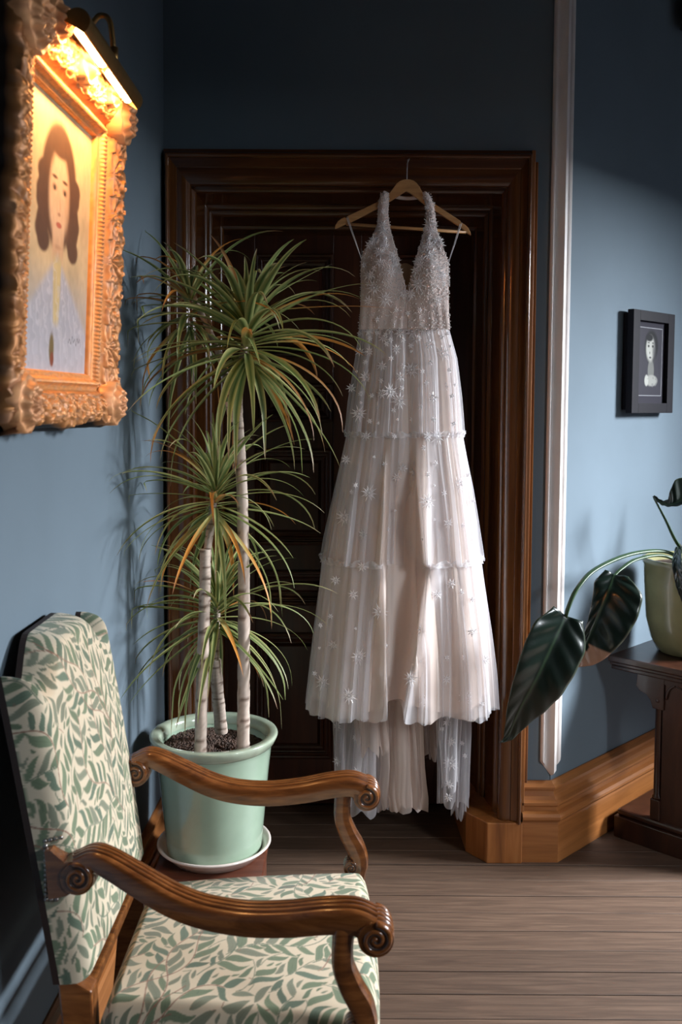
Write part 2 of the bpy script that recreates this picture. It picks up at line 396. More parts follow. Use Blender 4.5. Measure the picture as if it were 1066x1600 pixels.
# baseboards --------------------------------------------------------
bprof = [(.045, 0), (.045, .128), (.043, .137), (.050, .141), (.056, .150), (.056, .158), (.050, .167), (.040, .170), (.036, .172), (.036, .185), (.041, .192), (.041, .200),
         (.030, .206), (.022, .216), (.017, .230), (.017, .236), (.026, .240), (.026, .247), (.014, .254), (.006, .262), (0, .262), (-.002, .262), (-.002, 0)]
def bb_right(name, s0, s1):
    pass
m = MB()
tn = math.tan(math.radians(22.5))
def bp(kind, p):
    o_, z_ = p
    if kind == 0: return (OX1+.004, WY-o_, z_)
    if kind == 1:
        # mitre at convex 135 degree corner
        return (CORX+o_*tn, WY-o_, z_)
    return RW(1.6, o_, z_)
m.grid([[bp(0, p) for p in bprof], [bp(1, p) for p in bprof]], False); struct(m.build('baseboard_back', M['basewood']))
m = MB(); g = [[bp(1, p) for p in bprof], [RW(.5, p[0], p[1]) for p in bprof], [RW(1.0, p[0], p[1]) for p in bprof], [bp(2, p) for p in bprof]]
m.grid(g, False); struct(m.build('baseboard_right', M['basewood']))
m = MB(); m.grid([[(lwx(y_)+p[0]*.8, y_, p[1]*.93) for p in bprof] for y_ in (-2.5, 3.10)], False); struct(m.build('baseboard_left', M['basewood']))
# white corner moulding ---------------------------------------------
cp = []   # (s, off) s<0 along back wall, s>0 along right wall
def cpt(s, off):
    if s <= 0: return (CORX+s+ (off*tn if s > -.004 else 0), WY-off)
    q = RW(s, off, 0); return q[:2]
cpr = [(-.036, 0), (-.036, .008), (-.033, .013), (-.028, .015), (-.024, .012), (-.021, .007), (-.016, .005), (-.010, .006), (-.005, .010), (-.002, .016), (0, .018),
       (.006, .018), (.010, .015), (.013, .010), (.017, .010), (.021, .016), (.028, .019), (.035, .016), (.040, .010), (.044, .010), (.046, .006), (.046, 0)]
m = MB(); g = []
ztip = .278
g.append([(*cpt(s, o_*.2), ztip+abs(s)*1.35) for s, o_ in cpr])
g.append([(*cpt(s, o_), ztip+.012+abs(s)*1.35) for s, o_ in cpr])
g.append([(*cpt(s, o_), CEIL) for s, o_ in cpr])
m.grid(g, True); o = struct(m.build('trim_1', M['white'])); es = o.modifiers.new('s', 'EDGE_SPLIT'); es.split_angle = math.radians(30)
m = MB(); b0 = [(*cpt(s, o_*.2), ztip+abs(s)*1.35) for s, o_ in cpr]; m.add(b0, [tuple(range(len(b0)))]); m.build('end_stop', M['white'], o)
# ================================================================== PICTURES ON THE LEFT WALL
def smooth_noise(n, m, cells, seed):
    g = np.random.default_rng(seed).random((cells+2, cells+2)); y = np.linspace(0, cells, n); x = np.linspace(0, cells, m)
    yi = y.astype(int).clip(0, cells); xi = x.astype(int).clip(0, cells); fy = sm(y-yi)[:, None]; fx = sm(x-xi)[None]
    return (g[yi][:, xi]*(1-fy)*(1-fx)+g[yi+1][:, xi]*fy*(1-fx)+g[yi][:, xi+1]*(1-fy)*fx+g[yi+1][:, xi+1]*fy*fx)
FC = (1.775, 1.808); FWd, FHt = .315, .334      # centre along wall, height; outer half sizes
tilt = math.atan(.045)
fO = np.array([lwx(FC[0]), FC[0], FC[1]])+LN*.122
fU = LN*math.sin(tilt)+np.array([0, 0, 1])*math.cos(tilt); fN = LN*math.cos(tilt)-np.array([0, 0, 1])*math.sin(tilt)
def FP(a, b, c): return tuple(fO+LT*a+fU*b+fN*c)        # a along wall, b up, c out
MWs, MWt = .128, .098
iw, ih = FWd-MWs, FHt-MWt
pic = thing('framed_portrait', 'ornate carved gold picture frame around a painted portrait of a woman on blue wall', 'painting', (float(fO[0]), float(fO[1]), float(fO[2])))
def relief(s_, w_, seed):
    """carved scrolls: s_ along, w_ across 0..1 (arrays, metres for s_)"""
    h = np.zeros_like(s_); pitch = .088
    k = np.round(s_/pitch); sl = s_-k*pitch; wm = (w_-.52)*.075
    sgn = np.where(np.mod(k, 2) == 0, 1, -1)
    for cx_, cy_, rr, tw, mir in ((-.018, .010, .020, 1.6, 1), (.022, -.010, .017, 1.5, -1), (.004, .026, .011, 1.2, 1), (-.036, -.020, .012, 1.2, -1)):
        dx = sl-cx_; dy = (wm*sgn-cy_); r_ = np.hypot(dx, dy); th = np.arctan2(dy*mir, dx)
        ph = r_/rr*tw*2*math.pi*.9-th
        h += (.5+.5*np.cos(ph))**1.3*sm((rr-r_)/(rr*.25))*(.9-.35*r_/rr)
    fan = np.abs(np.sin(5.5*np.arctan2(wm+.03, sl*.9+1e-6)))*.45
    h += fan*sm(1-h*2)
    return h
def frame_side(which):
    horiz = which in 'TB'; half_i = iw if horiz else ih; MW = MWt if horiz else MWs
    n = int((half_i+.12)*2/.0021); m_ = 58
    t = np.linspace(-1, 1, n)[:, None]*np.ones((1, m_)); q = np.linspace(0, 1, m_)[None]*np.ones((n, 1))
    other = MWs if horiz else MWt
    w_ = q*MW; s_ = t*(half_i+q*other)
    # profile out of wall plane: liner, bead, cove, carved band, outer edge, then down to the wall
    xs = [0, .03, .06, .12, .16, .22, .27, .34, .42, .60, .80, .90, .935, 1.0]
    zs_ = [-.034, -.020, -.020, -.018, -.010, -.008, -.013, -.014, -.004, .004, .008, .002, -.02, -.105]
    base = np.interp(q, xs, zs_)
    band = sm((q-.36)/.06)*sm((.945-q)/.05)
    rl = relief(s_, (q-.36)/.64, 3)
    corner = sm((np.abs(s_)-(half_i+.0))/.03)
    h = band*rl*(.0115+.004*corner)
    beads = sm((q-.12)/.03)*sm((.25-q)/.03)
    h += beads*(.5+.5*np.cos(s_/.0085*2*math.pi+q*9))*.0035
    h += band*(smooth_noise(n, m_, 60, 5+ord(which))-.5)*.004
    c_ = base+h
    # lumpy outer silhouette
    lump = .5+.5*np.cos(s_/.044*2*math.pi)
    big = np.exp(-(s_/.055)**2)+corner*.9
    oe = sm((q-.6)/.4)
    grow = oe*(.008*lump+.012*big+(smooth_noise(n, m_, 30, 9)-.5)*.008)
    if which == 'T': grow = grow*1.5
    w_ = w_+grow
    if which == 'T': c_ = c_+oe*band*.006
    if which == 'T': a, b = s_, ih+w_
    if which == 'B': a, b = s_, -ih-w_
    if which == 'R': a, b = iw+w_, s_
    if which == 'L': a, b = -iw-w_, s_
    P = fO+a[..., None]*LT+b[..., None]*fU+c_[..., None]*fN
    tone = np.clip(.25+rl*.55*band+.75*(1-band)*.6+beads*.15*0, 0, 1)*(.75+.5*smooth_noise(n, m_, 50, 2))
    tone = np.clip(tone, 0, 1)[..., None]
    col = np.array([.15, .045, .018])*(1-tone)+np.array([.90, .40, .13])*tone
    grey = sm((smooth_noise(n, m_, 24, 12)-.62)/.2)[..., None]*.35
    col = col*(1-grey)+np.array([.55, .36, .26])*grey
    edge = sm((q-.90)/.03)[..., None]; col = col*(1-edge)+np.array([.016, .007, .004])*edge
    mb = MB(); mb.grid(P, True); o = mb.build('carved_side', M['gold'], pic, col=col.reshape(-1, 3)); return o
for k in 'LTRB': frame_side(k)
# corner shells and crest: carved lumps standing proud of the frame
def carved_boss(a, b, size, seed, name):
    mb = MB(); cols = []
    nu, nv = 40, 20
    g = []
    for j in range(nv+1):
        row = []
        for i in range(nu):
            th = 2*math.pi*i/nu; rr = j/nv; lob = 1+.10*abs(math.sin(th*4.5+seed))
            rad = size*rr*lob; z = .012+.022*(1-rr**2)**.6+.006*math.cos(th*9+rr*7)*rr*(1-rr)*2+.004*math.sin(rr*14)
            if j == nv: z = -.012
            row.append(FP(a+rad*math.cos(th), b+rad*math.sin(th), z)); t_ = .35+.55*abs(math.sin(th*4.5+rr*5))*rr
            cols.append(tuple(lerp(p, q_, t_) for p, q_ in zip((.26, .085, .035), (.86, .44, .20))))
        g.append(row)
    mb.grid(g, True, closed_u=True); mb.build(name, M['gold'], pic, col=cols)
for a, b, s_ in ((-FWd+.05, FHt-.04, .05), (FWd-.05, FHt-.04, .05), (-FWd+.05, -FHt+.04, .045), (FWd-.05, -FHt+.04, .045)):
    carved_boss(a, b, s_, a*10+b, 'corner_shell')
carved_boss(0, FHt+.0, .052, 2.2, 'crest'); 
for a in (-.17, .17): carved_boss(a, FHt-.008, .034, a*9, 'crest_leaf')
mb = MB(); mb.box(-1, 1, -1, 1, -1, 1, lambda p: FP(p[0]*(FWd-.02), p[1]*(FHt-.02), -.085+p[2]*.012)); mb.build('back_board', M['darkwood'], pic)
# portrait canvas (flat print by colour attribute)
def blend(img, mask, col): m_ = mask[..., None]; return img*(1-m_)+np.asarray(col)*m_
def ell(X, Y, cx_, cy_, rx, ry, soft=.15, rot=0):
    soft = min(1, soft*1.1)
    c, s_ = math.cos(rot), math.sin(rot); dx, dy = X-cx_, Y-cy_; u = (dx*c+dy*s_)/rx; v = (-dx*s_+dy*c)/ry
    return sm((1-np.hypot(u, v))/soft)
ny, nx = 300, 236
Yp, Xp = np.meshgrid(np.linspace(1, 0, ny), np.linspace(0, 1, nx), indexing='ij')
n1 = smooth_noise(ny, nx, 10, 21); n2 = smooth_noise(ny, nx, 40, 22)
img = np.ones((ny, nx, 3))*np.array([.52, .40, .24]); img = img*(.85+.3*n1[..., None])
img = blend(img, sm((.45-Yp)/.2)*.6, (.30, .31, .34))
hair, skin, lip = (.085, .045, .03), (.56, .40, .27), (.36, .11, .08)
img = blend(img, ell(Xp, Yp, .50, .70, .28, .255, .15), hair)
for q in range(8): img = blend(img, ell(Xp, Yp, .28+.02*math.sin(q*1.9), .72-.034*q, .10, .055, .3), hair); img = blend(img, ell(Xp, Yp, .72+.02*math.sin(q*1.7+1), .72-.034*q, .10, .055, .3), hair)
img = blend(img, ell(Xp, Yp, .50, .50, .10, .20, .3), (.50, .33, .21))                     # neck
body = sm((.44-np.abs(Xp-.5)*.55-Yp+.03)/.06); img = blend(img, body, (.36, .37, .43))
img = blend(img, sm((.055+.10*(Yp-.20)-np.abs(Xp-.5))/.03)*sm((.46-Yp)/.05)*sm((Yp-.16)/.05), (.52, .42, .22))
img = blend(img, ell(Xp, Yp, .50, .665, .175, .20, .3), skin)
img = blend(img, ell(Xp, Yp, .62, .64, .06, .16, .8)*.5, (.36, .21, .12))
img = blend(img, ell(Xp, Yp, .50, .86, .17, .065, .3), hair)
for ex in (.43, .58):
    img = blend(img, ell(Xp, Yp, ex, .690, .048, .020, .6)*.75, (.20, .11, .07)); img = blend(img, ell(Xp, Yp, ex, .688, .017, .011, .4), (.03, .02, .015))
    img = blend(img, ell(Xp, Yp, ex, .728, .058, .010, .6), (.10, .05, .03))
img = blend(img, ell(Xp, Yp, .515, .63, .018, .055, .9)*.45, (.35, .19, .11)); img = blend(img, ell(Xp, Yp, .505, .598, .032, .010, .6)*.7, (.28, .13, .08))
img = blend(img, ell(Xp, Yp, .505, .558, .052, .014, .4), lip); img = blend(img, ell(Xp, Yp, .505, .475, .09, .014, .8)*.5, (.34, .2, .12))
st = np.sin((Xp+Yp*.35)*70+n2*6)*.5+.5
img = blend(img, body*(st > .8)*.35, (.58, .58, .62)); img = blend(img, sm((.22-Yp)/.2)*.45, (.50, .49, .54))
img = blend(img, ell(Xp, Yp, .45, .09, .045, .075, .4), (.16, .12, .05)); img = blend(img, ell(Xp, Yp, .46, .05, .035, .035, .4), (.22, .06, .03))
sig = (np.abs(Yp-(.135+.010*np.sin(Xp*150)+.006*np.sin(Xp*67))) < .004)*(Xp > .70)*(Xp < .90)
img = blend(img, sig*.8, (.05, .05, .06)); img *= (.92+.16*n2[..., None])
P = fO+((Xp-.5)*2*(iw+.004))[..., None]*LT+((Yp-.5)*2*(ih+.004))[..., None]*fU+(-.030)*fN
mb = MB(); mb.grid(P, True); mb.build('canvas', M['paint'], pic, col=img.reshape(-1, 3))
# picture light ------------------------------------------------------
LXo = -.428; LZ = 2.128; LY0, LY1 = 1.585, 1.995
pl = thing('picture_light', 'lit brass picture light on a curved arm above the carved gold frame', 'lamp', (LXo, (LY0+LY1)/2, LZ))
op = math.radians(-122)      # direction the trough opens: down and back towards the picture
mb = MB(); rT = .021; nth = 18
outer, inner = [], []
for k in range(nth+1):
    a = op+math.radians(60)+math.radians(240)*k/nth
    outer.append((rT*math.cos(a), rT*math.sin(a))); inner.append(((rT-.002)*math.cos(a), (rT-.002)*math.sin(a)))
ringp = outer+inner[::-1]
mb.grid([[(LXo+p[0], yy, LZ+p[1]) for p in ringp] for yy in np.linspace(LY0, LY1, 6)], True, closed_u=True)
for yy in (LY0, LY1):
    n = len(mb.v); mb.v += [(LXo+p[0], yy, LZ+p[1]) for p in outer]; mb.f.append(tuple(range(n, n+nth+1))); mb.sm.append(False)
mb.build('lamp_shade', M['brass'], pl)
for y0, y1 in ((LY0+.02, (LY0+LY1)/2-.02), ((LY0+LY1)/2+.02, LY1-.02)):
    mb = MB(); c = (LXo+math.cos(op)*.006, LZ+math.sin(op)*.006)
    mb.tube([(c[0], y0, c[1]), (c[0], y0+.01, c[1]), (c[0], y1-.01, c[1]), (c[0], y1, c[1])], [.005, .0095, .0095, .005], 14); mb.build('bulb', M['bulb'], pl)
ymid = (LY0+LY1)/2
arm_px = [U(178, 92, ymid)[[0, 2]], U(176, 60, ymid)[[0, 2]], U(170, 30, ymid)[[0, 2]], U(152, 22, ymid-.01)[[0, 2]], U(130, 36, ymid-.03)[[0, 2]], U(112, 46, ymid-.02)[[0, 2]], U(84, 48, ymid)[[0, 2]]]
pts = [(p[0], ymid-.0*k, p[1]) for k, p in enumerate(arm_px)]+[(lwx(ymid)+.05, ymid, 2.10)]
mb = MB(); mb.tube(catmull(pts, 6), .0052, 10); mb.build('lamp_arm', M['brass'], pl)
mb = MB(); mb.tube([(pts[0][0], ymid, pts[0][2]-.012), (pts[0][0], ymid, pts[0][2]+.02)], .008, 12); mb.build('arm_joint', M['brass'], pl)
l = bpy.data.lights.new('picture_lamp_glow', 'AREA'); l.shape = 'RECTANGLE'; l.size = .36; l.size_y = .02; l.energy = 3.6; l.color = (1, .50, .17); l.spread = math.radians(165)
o = bpy.data.objects.new('picture_lamp_glow', l); COL.objects.link(o); o.location = (LXo+math.cos(op)*.021, ymid, LZ+math.sin(op)*.021)
zax = -Vector((math.cos(op), 0, math.sin(op))); xax = Vector((0, 1, 0)); yax = zax.cross(xax)
o.rotation_euler = Matrix([[xax[i], yax[i], zax[i]] for i in range(3)]).to_euler()

# ================================================================== SMALL FRAMED PHOTOGRAPH, RIGHT WALL
def RQ(s, off, z): return RW(s, off, z)
s0, s1, z0, z1 = .402, .713, 1.483, 1.848
ph = thing('framed_photograph', 'small black frame with a black and white portrait photograph on blue angled wall', 'photograph', RW((s0+s1)/2, .02, (z0+z1)/2))
mb = MB(); mb.box(s0+.012, s1-.012, .0, .022, z0+.012, z1-.012, lambda p: RW(*p)); mb.build('back_block', M['black'], ph)
fw = .048
for a, b, c, d in ((s0, s0+fw, z0, z1), (s1-fw, s1, z0, z1), (s0+fw, s1-fw, z1-.036, z1), (s0+fw, s1-fw, z0, z0+.036)):
    mb = MB(); mb.box(a, b, .022, .046, c, d, lambda p: RW(*p)); mb.build('frame_side', M['black'], ph, bevel=.0015)
mb = MB(); mb.box(s0+fw, s1-fw, .024, .030, z0+.036, z1-.036, lambda p: RW(*p)); mb.build('mount', M['mount'], ph)
a, b, c, d = s0+fw+.018, s1-fw-.018, z0+.062, z1-.056
mb = MB(); t = .003
for q in ((a, b, d-t, d), (a, b, c, c+t), (a, a+t, c, d), (b-t, b, c, d)): mb.box(q[0], q[1], .0302, .0312, q[2], q[3], lambda p: RW(*p))
mb.build('mount_line', M['mountline'], ph)
ny, nx = 150, 110
Yp, Xp = np.meshgrid(np.linspace(1, 0, ny), np.linspace(0, 1, nx), indexing='ij')
img = np.ones((ny, nx, 3))*np.array([.028, .026, .036]); g_ = (.36, .36, .33); dk = (.006, .006, .008)
img = blend(img, ell(Xp, Yp, .54, .74, .34, .27, .25), dk)
img = blend(img, ell(Xp, Yp, .54, .36, .16, .22, .3)*.9, (.15, .15, .14)); img = blend(img, ell(Xp, Yp, .58, .22, .30, .10, .3), (.26, .26, .24))
img = blend(img, ell(Xp, Yp, .50, .70, .23, .23, .35), g_); img = blend(img, ell(Xp, Yp, .66, .66, .13, .26, .9)*.85, (.05, .05, .055)); img = blend(img, ell(Xp, Yp, .45, .86, .20, .07, .4), dk)
for ex in (.42, .60): img = blend(img, ell(Xp, Yp, ex, .735, .06, .028, .6)*.9, dk); img = blend(img, ell(Xp, Yp, ex, .785, .07, .014, .6)*.8, dk)
img = blend(img, ell(Xp, Yp, .48, .635, .03, .03, .6)*.7, dk); img = blend(img, ell(Xp, Yp, .50, .565, .07, .02, .5), (.06, .06, .07))
img = blend(img, ell(Xp, Yp, .36, .22, .10, .10, .3), g_); img = blend(img, (smooth_noise(ny, nx, 24, 4) > .6)*ell(Xp, Yp, .6, .2, .3, .09, .3)*.6, (.15, .15, .15))
mb = MB(); mb.grid([[RW(lerp(a+t, b-t, Xp[j, i]), .0305, lerp(c+t, d-t, Yp[j, i])) for i in range(nx)] for j in range(ny)], True)
mb.build('print', M['photo'], ph, col=img.reshape(-1, 3))
# large dark picture high on the right wall, leaning forward; only its lower corner is in view
lk = math.radians(24)
def LP(a, b, c): # a along wall, b up the canvas, c thickness
    q = np.array(RW(.712+a, .03+b*math.sin(lk)+c*math.cos(lk), 2.885+b*math.cos(lk)-c*math.sin(lk))); return tuple(q)
dp = thing('leaning_picture', 'large dark framed picture high on blue angled wall, leaning forward, only a corner in view', 'picture', RW(.95, .05, 2.9))
for a, b, c, d in ((0, .05, 0, .36), (.35, .40, 0, .36), (.05, .35, 0, .05), (.05, .35, .31, .36)):
    mb = MB(); mb.box(a, b, c, d, 0, .035, lambda p: LP(p[0], p[1], p[2])); mb.build('frame_side', M['darkpic'], dp, bevel=.003)
mb = MB(); mb.box(.04, .36, .04, .32, .005, .02, lambda p: LP(*p)); mb.build('canvas', M['darkpic'], dp)

# ================================================================== ARMCHAIR
def fabric_tile(N=1300, seed=11):
    rs = np.random.default_rng(seed); cream = np.array([.58, .49, .36]); T = np.ones((N, N, 3))*cream; OCC = np.zeros((N, N), bool)
    px = N/.55
    def blob(cx_, cy_, ang, L, Wd, bend, sc, col, ol, test=.16):
        R_ = int((L/2+abs(bend)+abs(sc)+Wd+ol)*1.1)+3; ix = np.arange(int(cx_)-R_, int(cx_)+R_+1); iy = np.arange(int(cy_)-R_, int(cy_)+R_+1)
        X, Y = np.meshgrid(ix-cx_, iy-cy_); c, s_ = math.cos(ang), math.sin(ang); u = (X*c+Y*s_)/L+.5; v = -X*s_+Y*c
        uc = np.clip(u, 0, 1); v = v-bend*(4*uc*(1-uc)-.5)-sc*np.sin(2*math.pi*uc)
        hw = Wd*(np.sin(math.pi*uc**.75)**.9)
        uo = (u*L+ol)/(L+2*ol); hwo = (Wd+ol)*np.sin(math.pi*np.clip(uo, 0, 1)**.75)**.6
        mo = (np.abs(v) < hwo)*(uo > 0)*(uo < 1); mi = np.clip(hw-np.abs(v)+.3, 0, 1)*(u > 0)*(u < 1)
        gi = np.ix_(iy % N, ix % N)
        if OCC[gi][mo].mean() > test: return False
        blk = T[gi]; free = mi*(1-OCC[gi]*1.0); rib = np.clip(1.5-np.abs(v), 0, 1)*.18
        blk = blk*(1-free[..., None])+np.asarray(col)*free[..., None]*(1-rib[..., None]); T[gi] = blk
        o_ = OCC[gi]; o_ |= mo.astype(bool)*(np.abs(v) < hwo); OCC[gi] = o_; return True
    def stem(pts, r_, col, ol=3.0):
        for p in pts:
            R_ = int(r_+ol)+2; ix = np.arange(int(p[0])-R_, int(p[0])+R_+1); iy = np.arange(int(p[1])-R_, int(p[1])+R_+1)
            X, Y = np.meshgrid(ix-p[0], iy-p[1]); d = np.hypot(X, Y); gi = np.ix_(iy % N, ix % N); blk = T[gi]
            m_ = np.clip(r_-d+.5, 0, 1)[..., None]; T[gi] = blk*(1-m_)+np.asarray(col)*m_
            o_ = OCC[gi]; o_ |= d < r_+1.2; OCC[gi] = o_
    g1, g2, g3, br = (.145, .185, .115), (.19, .205, .145), (.11, .15, .105), (.24, .125, .09)
    for b in range(130):
        big = b < 16
        x, y_ = rs.random(2)*N; hd = math.pi/2+rs.uniform(-.9, .9); L = (rs.uniform(.22, .34) if big else rs.uniform(.05, .16))*px; cv = rs.uniform(-1, 1)*1.5/L; ph_ = rs.random()*6
        pts = []; st_ = 2.0; d = 0; nxt = 8; side = 1; lv = []
        while d < L:
            hd += (cv+math.sin(d/px*28+ph_)*.006)*st_; x += math.cos(hd)*st_; y_ += math.sin(hd)*st_
            if not big and OCC[int(y_) % N, int(x) % N] and d > 14: break
            pts.append((x, y_)); d += st_
            if d > nxt: lv.append((x, y_, hd, side, d/L)); side *= -1; nxt += px*rs.uniform(.010, .014)
        stem(pts, 2.6 if big else 2.0, br if (big and b % 2) or b % 5 == 0 else g3)
        for lx, ly, h_, sd, q in lv:
            for sc_ in (1., .7, .5):
                ln = px*rs.uniform(.052, .078)*(1-.3*q)*sc_; a_ = h_+sd*rs.uniform(.5, .85); col = g1 if rs.random() < .5 else (g3 if rs.random() < .5 else g2); gap = 5
                if blob(lx+math.cos(a_)*(ln*.5+gap), ly+math.sin(a_)*(ln*.5+gap), a_, ln, px*rs.uniform(.0070, .0100)*(.55+.45*sc_), sd*rs.uniform(-.05, .16)*ln, rs.uniform(.03, .08)*ln*-sd, np.array(col)*rs.uniform(.9, 1.12), 2.3): break
    for k in range(11000):
        ln = px*(.05-.034*k/11000)*rs.uniform(.8, 1.2); a_ = math.pi/2+rs.uniform(-1.2, 1.2)
        blob(rs.random()*N, rs.random()*N, a_, ln, ln*rs.uniform(.14, .19), rs.uniform(-.14, .14)*ln, rs.uniform(-.05, .05)*ln, np.array(g2 if rs.random() < .6 else g1)*rs.uniform(.9, 1.1), 2.2, .05)
    return T
TILE = fabric_tile()
def fab(u, v, ang=0):
    N = TILE.shape[0]; c, s_ = math.cos(ang), math.sin(ang); uu = (u*c-v*s_)/.55*N; vv = (u*s_+v*c)/.55*N
    x0 = np.floor(uu).astype(int); y0 = np.floor(vv).astype(int); fx = (uu-x0)[..., None]; fy = (vv-y0)[..., None]
    g = lambda a, b: TILE[b % N, a % N]
    return g(x0, y0)*(1-fx)*(1-fy)+g(x0+1, y0)*fx*(1-fy)+g(x0, y0+1)*(1-fx)*fy+g(x0+1, y0+1)*fx*fy
ch = thing('armchair', 'carved wooden armchair upholstered in green willow leaf print by the blue wall', 'chair', (-.2, 1.83, 0))
# backrest: camel top, leaning back. local (a across = world Y, h up)
BYC, BH0 = 1.852, .50
def bx_at(z): return -.438-.150*(z-.55)-.02*(z-.55)**2
def btop(u):
    au = abs(u); return 1.020+.066*float(sm((.74-au)/.42))+.010*math.cos(au*math.pi*1.6)*float(sm((au-.5)/.3))+.028*float(sm((au-.82)/.16))
nu, nv = 330, 380
tu = np.linspace(-1, 1, nu); uu = np.sign(tu)*(1-(1-np.abs(tu))**1.35)
tv = np.linspace(0, 1, nv); vv = np.where(tv < .5, .5*(2*tv)**1.3, 1-.5*(2*(1-tv))**1.3)
U_, V_ = np.meshgrid(uu, vv); TOP = np.array([btop(u) for u in uu])[None]
HWD = .237+.016*V_
A = U_*HWD; Zz = BH0+V_*(TOP-BH0)
dd = np.minimum(np.minimum((1-np.abs(U_))*HWD, (1-V_)*(TOP-BH0)), V_*(TOP-BH0)+.004)
Td = .056; rr = .026; dep = Td*np.sqrt(np.clip(1-(1-np.clip(dd/rr, 0, 1))**2, 0, 1)); puff = .018*np.clip(1-U_**2, 0, 1)*np.clip(1-(2*V_-1)**2, 0, 1)
Xb = np.vectorize(bx_at)(Zz)-Td+dep+puff
skew = .045*(1-0)*(U_*0)
P = np.stack([Xb, BYC+A, Zz], -1)
extra = (Td-dep)
colb = fab(A*1.0+np.sign(U_)*extra*.8, Zz+extra*.6)
mb = MB(); mb.grid(P, True); back = mb.build('backrest', M['fabric'], ch, col=colb.reshape(-1, 3))
mb = MB(); rimf = np.concatenate([P[0], P[1:, -1], P[-1, -2::-1], P[-2:0:-1, 0]])[::6]
n = len(rimf); mb.add([tuple(p) for p in rimf]+[tuple(p+np.array([-.012, 0, 0])) for p in rimf], [(i, (i+1) % n, n+(i+1) % n, n+i) for i in range(n)]+[tuple(range(n, 2*n))])
mb.build('back_cover', M['groove'], ch)
for sgn in (-1, 1):
    mb = MB(); yy = BYC+sgn*.214
    mb.prism([(bx_at(.50)-.030, .502), (bx_at(.56)-.056, .54), (bx_at(.45)-.06, .40), (-.52, .0), (-.475, .0), (bx_at(.45)-.005, .40), (bx_at(.48)-.004, .485)],
             lambda p: (p[0], yy-.021, p[1]), lambda p: (p[0], yy+.021, p[1])); mb.build('leg', M['chairwood'], ch, bevel=.004)
mb = MB(); mb.box(-.475, -.438, BYC-.195, BYC+.195, .455, .478); mb.build('back_rail', M['chairwood'], ch, bevel=.004)
# seat
nu, nv = 380, 380
t1 = np.linspace(-1, 1, nu); a_ = np.sign(t1)*(1-(1-np.abs(t1))**1.3); Uq, Vq = np.meshgrid(a_, a_)   # U: back(-1)..front(1), V: near(-1)..far(1)
SX0, SX1 = -.425, .068
Xs = (SX0+SX1)/2+Uq*(SX1-SX0)/2+.012*(1-Vq**2)*sm((Uq-.2)/.8); hwS = lerp(.225, .287, (Uq+1)/2)-.012*sm((np.abs(Uq)-.85)/.15)*1
Ys = 1.835+Vq*hwS
dd = np.minimum((1-np.abs(Uq))*(SX1-SX0)/2, (1-np.abs(Vq))*hwS); Td = .085; rr = .034
prof_ = np.sqrt(np.clip(1-(1-np.clip(dd/rr, 0, 1))**2, 0, 1))
Zs = .378+Td*prof_+.026*np.clip(1-Uq**2, 0, 1)**.8*np.clip(1-Vq**2, 0, 1)**.8
cs = fab(Xs+np.sign(Uq)*(1-prof_)*.05*((1-np.abs(Uq))*.247 < rr), Ys+np.sign(Vq)*(1-prof_)*.05*((1-np.abs(Vq))*.26 < rr), 1.15)
mb = MB(); mb.grid(np.stack([Xs, Ys, Zs], -1), True); mb.build('seat', M['fabric'], ch, col=cs.reshape(-1, 3))
mb = MB(); ring = [(SX0, 1.61), (SX1-.006, 1.553), (SX1-.006, 2.117), (SX0, 2.06)]
mb.prism(ring, lambda p: (p[0], p[1], .335), lambda p: (p[0], p[1], .384)); mb.build('seat_rail', M['chairwood'], ch, bevel=.006)
for yy in (1.585, 2.085):
    mb = MB(); c = [(.035, .335, .024), (.045, .27, .026), (.05, .2, .02), (.04, .1, .016), (.035, .03, .019), (.045, 0, .024)]
    q = catmull([(x, z, r_) for x, z, r_ in c], 5); mb.grid([[(x+r_*math.cos(k*math.pi/4+.39)*1.1, yy+r_*math.sin(k*math.pi/4+.39)*1.1, z) for k in range(8)] for x, z, r_ in q], True, closed_u=True)
    n = len(mb.v); mb.f.append(tuple(range(n-8, n))); mb.sm.append(False); mb.build('leg', M['chairwood'], ch)
# arms --------------------------------------------------------------
GR = (-.62, -.22, .22, .62)
def reed(a): return sum(math.exp(-((a-g)/.055)**2) for g in GR)
def arm_section():
    pr = []; n = 41
    for k in range(n):
        a = -1+2*k/(n-1); pr.append((a*.96, 1-.30*abs(a)**3-.17*reed(a)+.05*(1-reed(a))*abs(math.cos((a)*math.pi*2.38))))
    pr += [(1.0, .45), (1.03, .1), (1.0, -.3), (.86, -.8), (.5, -1), (0, -1.03), (-.5, -1), (-.86, -.8), (-1., -.3), (-1.03, .1), (-1., .45)]
    return pr
ASEC = arm_section(); ADIRT = [min(1, .75*reed(-1+2*k/40)) for k in range(41)]+[.12, .0, .1, .3, .3, .3, .3, .3, .1, .0, .12]
def sweep_xz(mb, path, yfun, wid):
    """path rows: X, Z, half thickness"""
    g = []; n = len(path)
    for i in range(n):
        t = path[min(i+1, n-1)][:2]-path[max(i-1, 0)][:2]; t = t/np.linalg.norm(t); nr = np.array([-t[1], t[0]])
        s_ = i/(n-1); g.append([(path[i][0]+nr[0]*b*path[i][2], yfun(path[i][0])+a*wid(s_), path[i][1]+nr[1]*b*path[i][2]) for a, b in ASEC])
    b0 = len(mb.v); mb.grid(g, True, closed_u=True); m_ = len(ASEC); mb.dirt += ADIRT*n
    mb.f.append(tuple(b0+k for k in range(m_))[::-1]); mb.sm.append(False); mb.f.append(tuple(b0+(n-1)*m_+k for k in range(m_))); mb.sm.append(False)
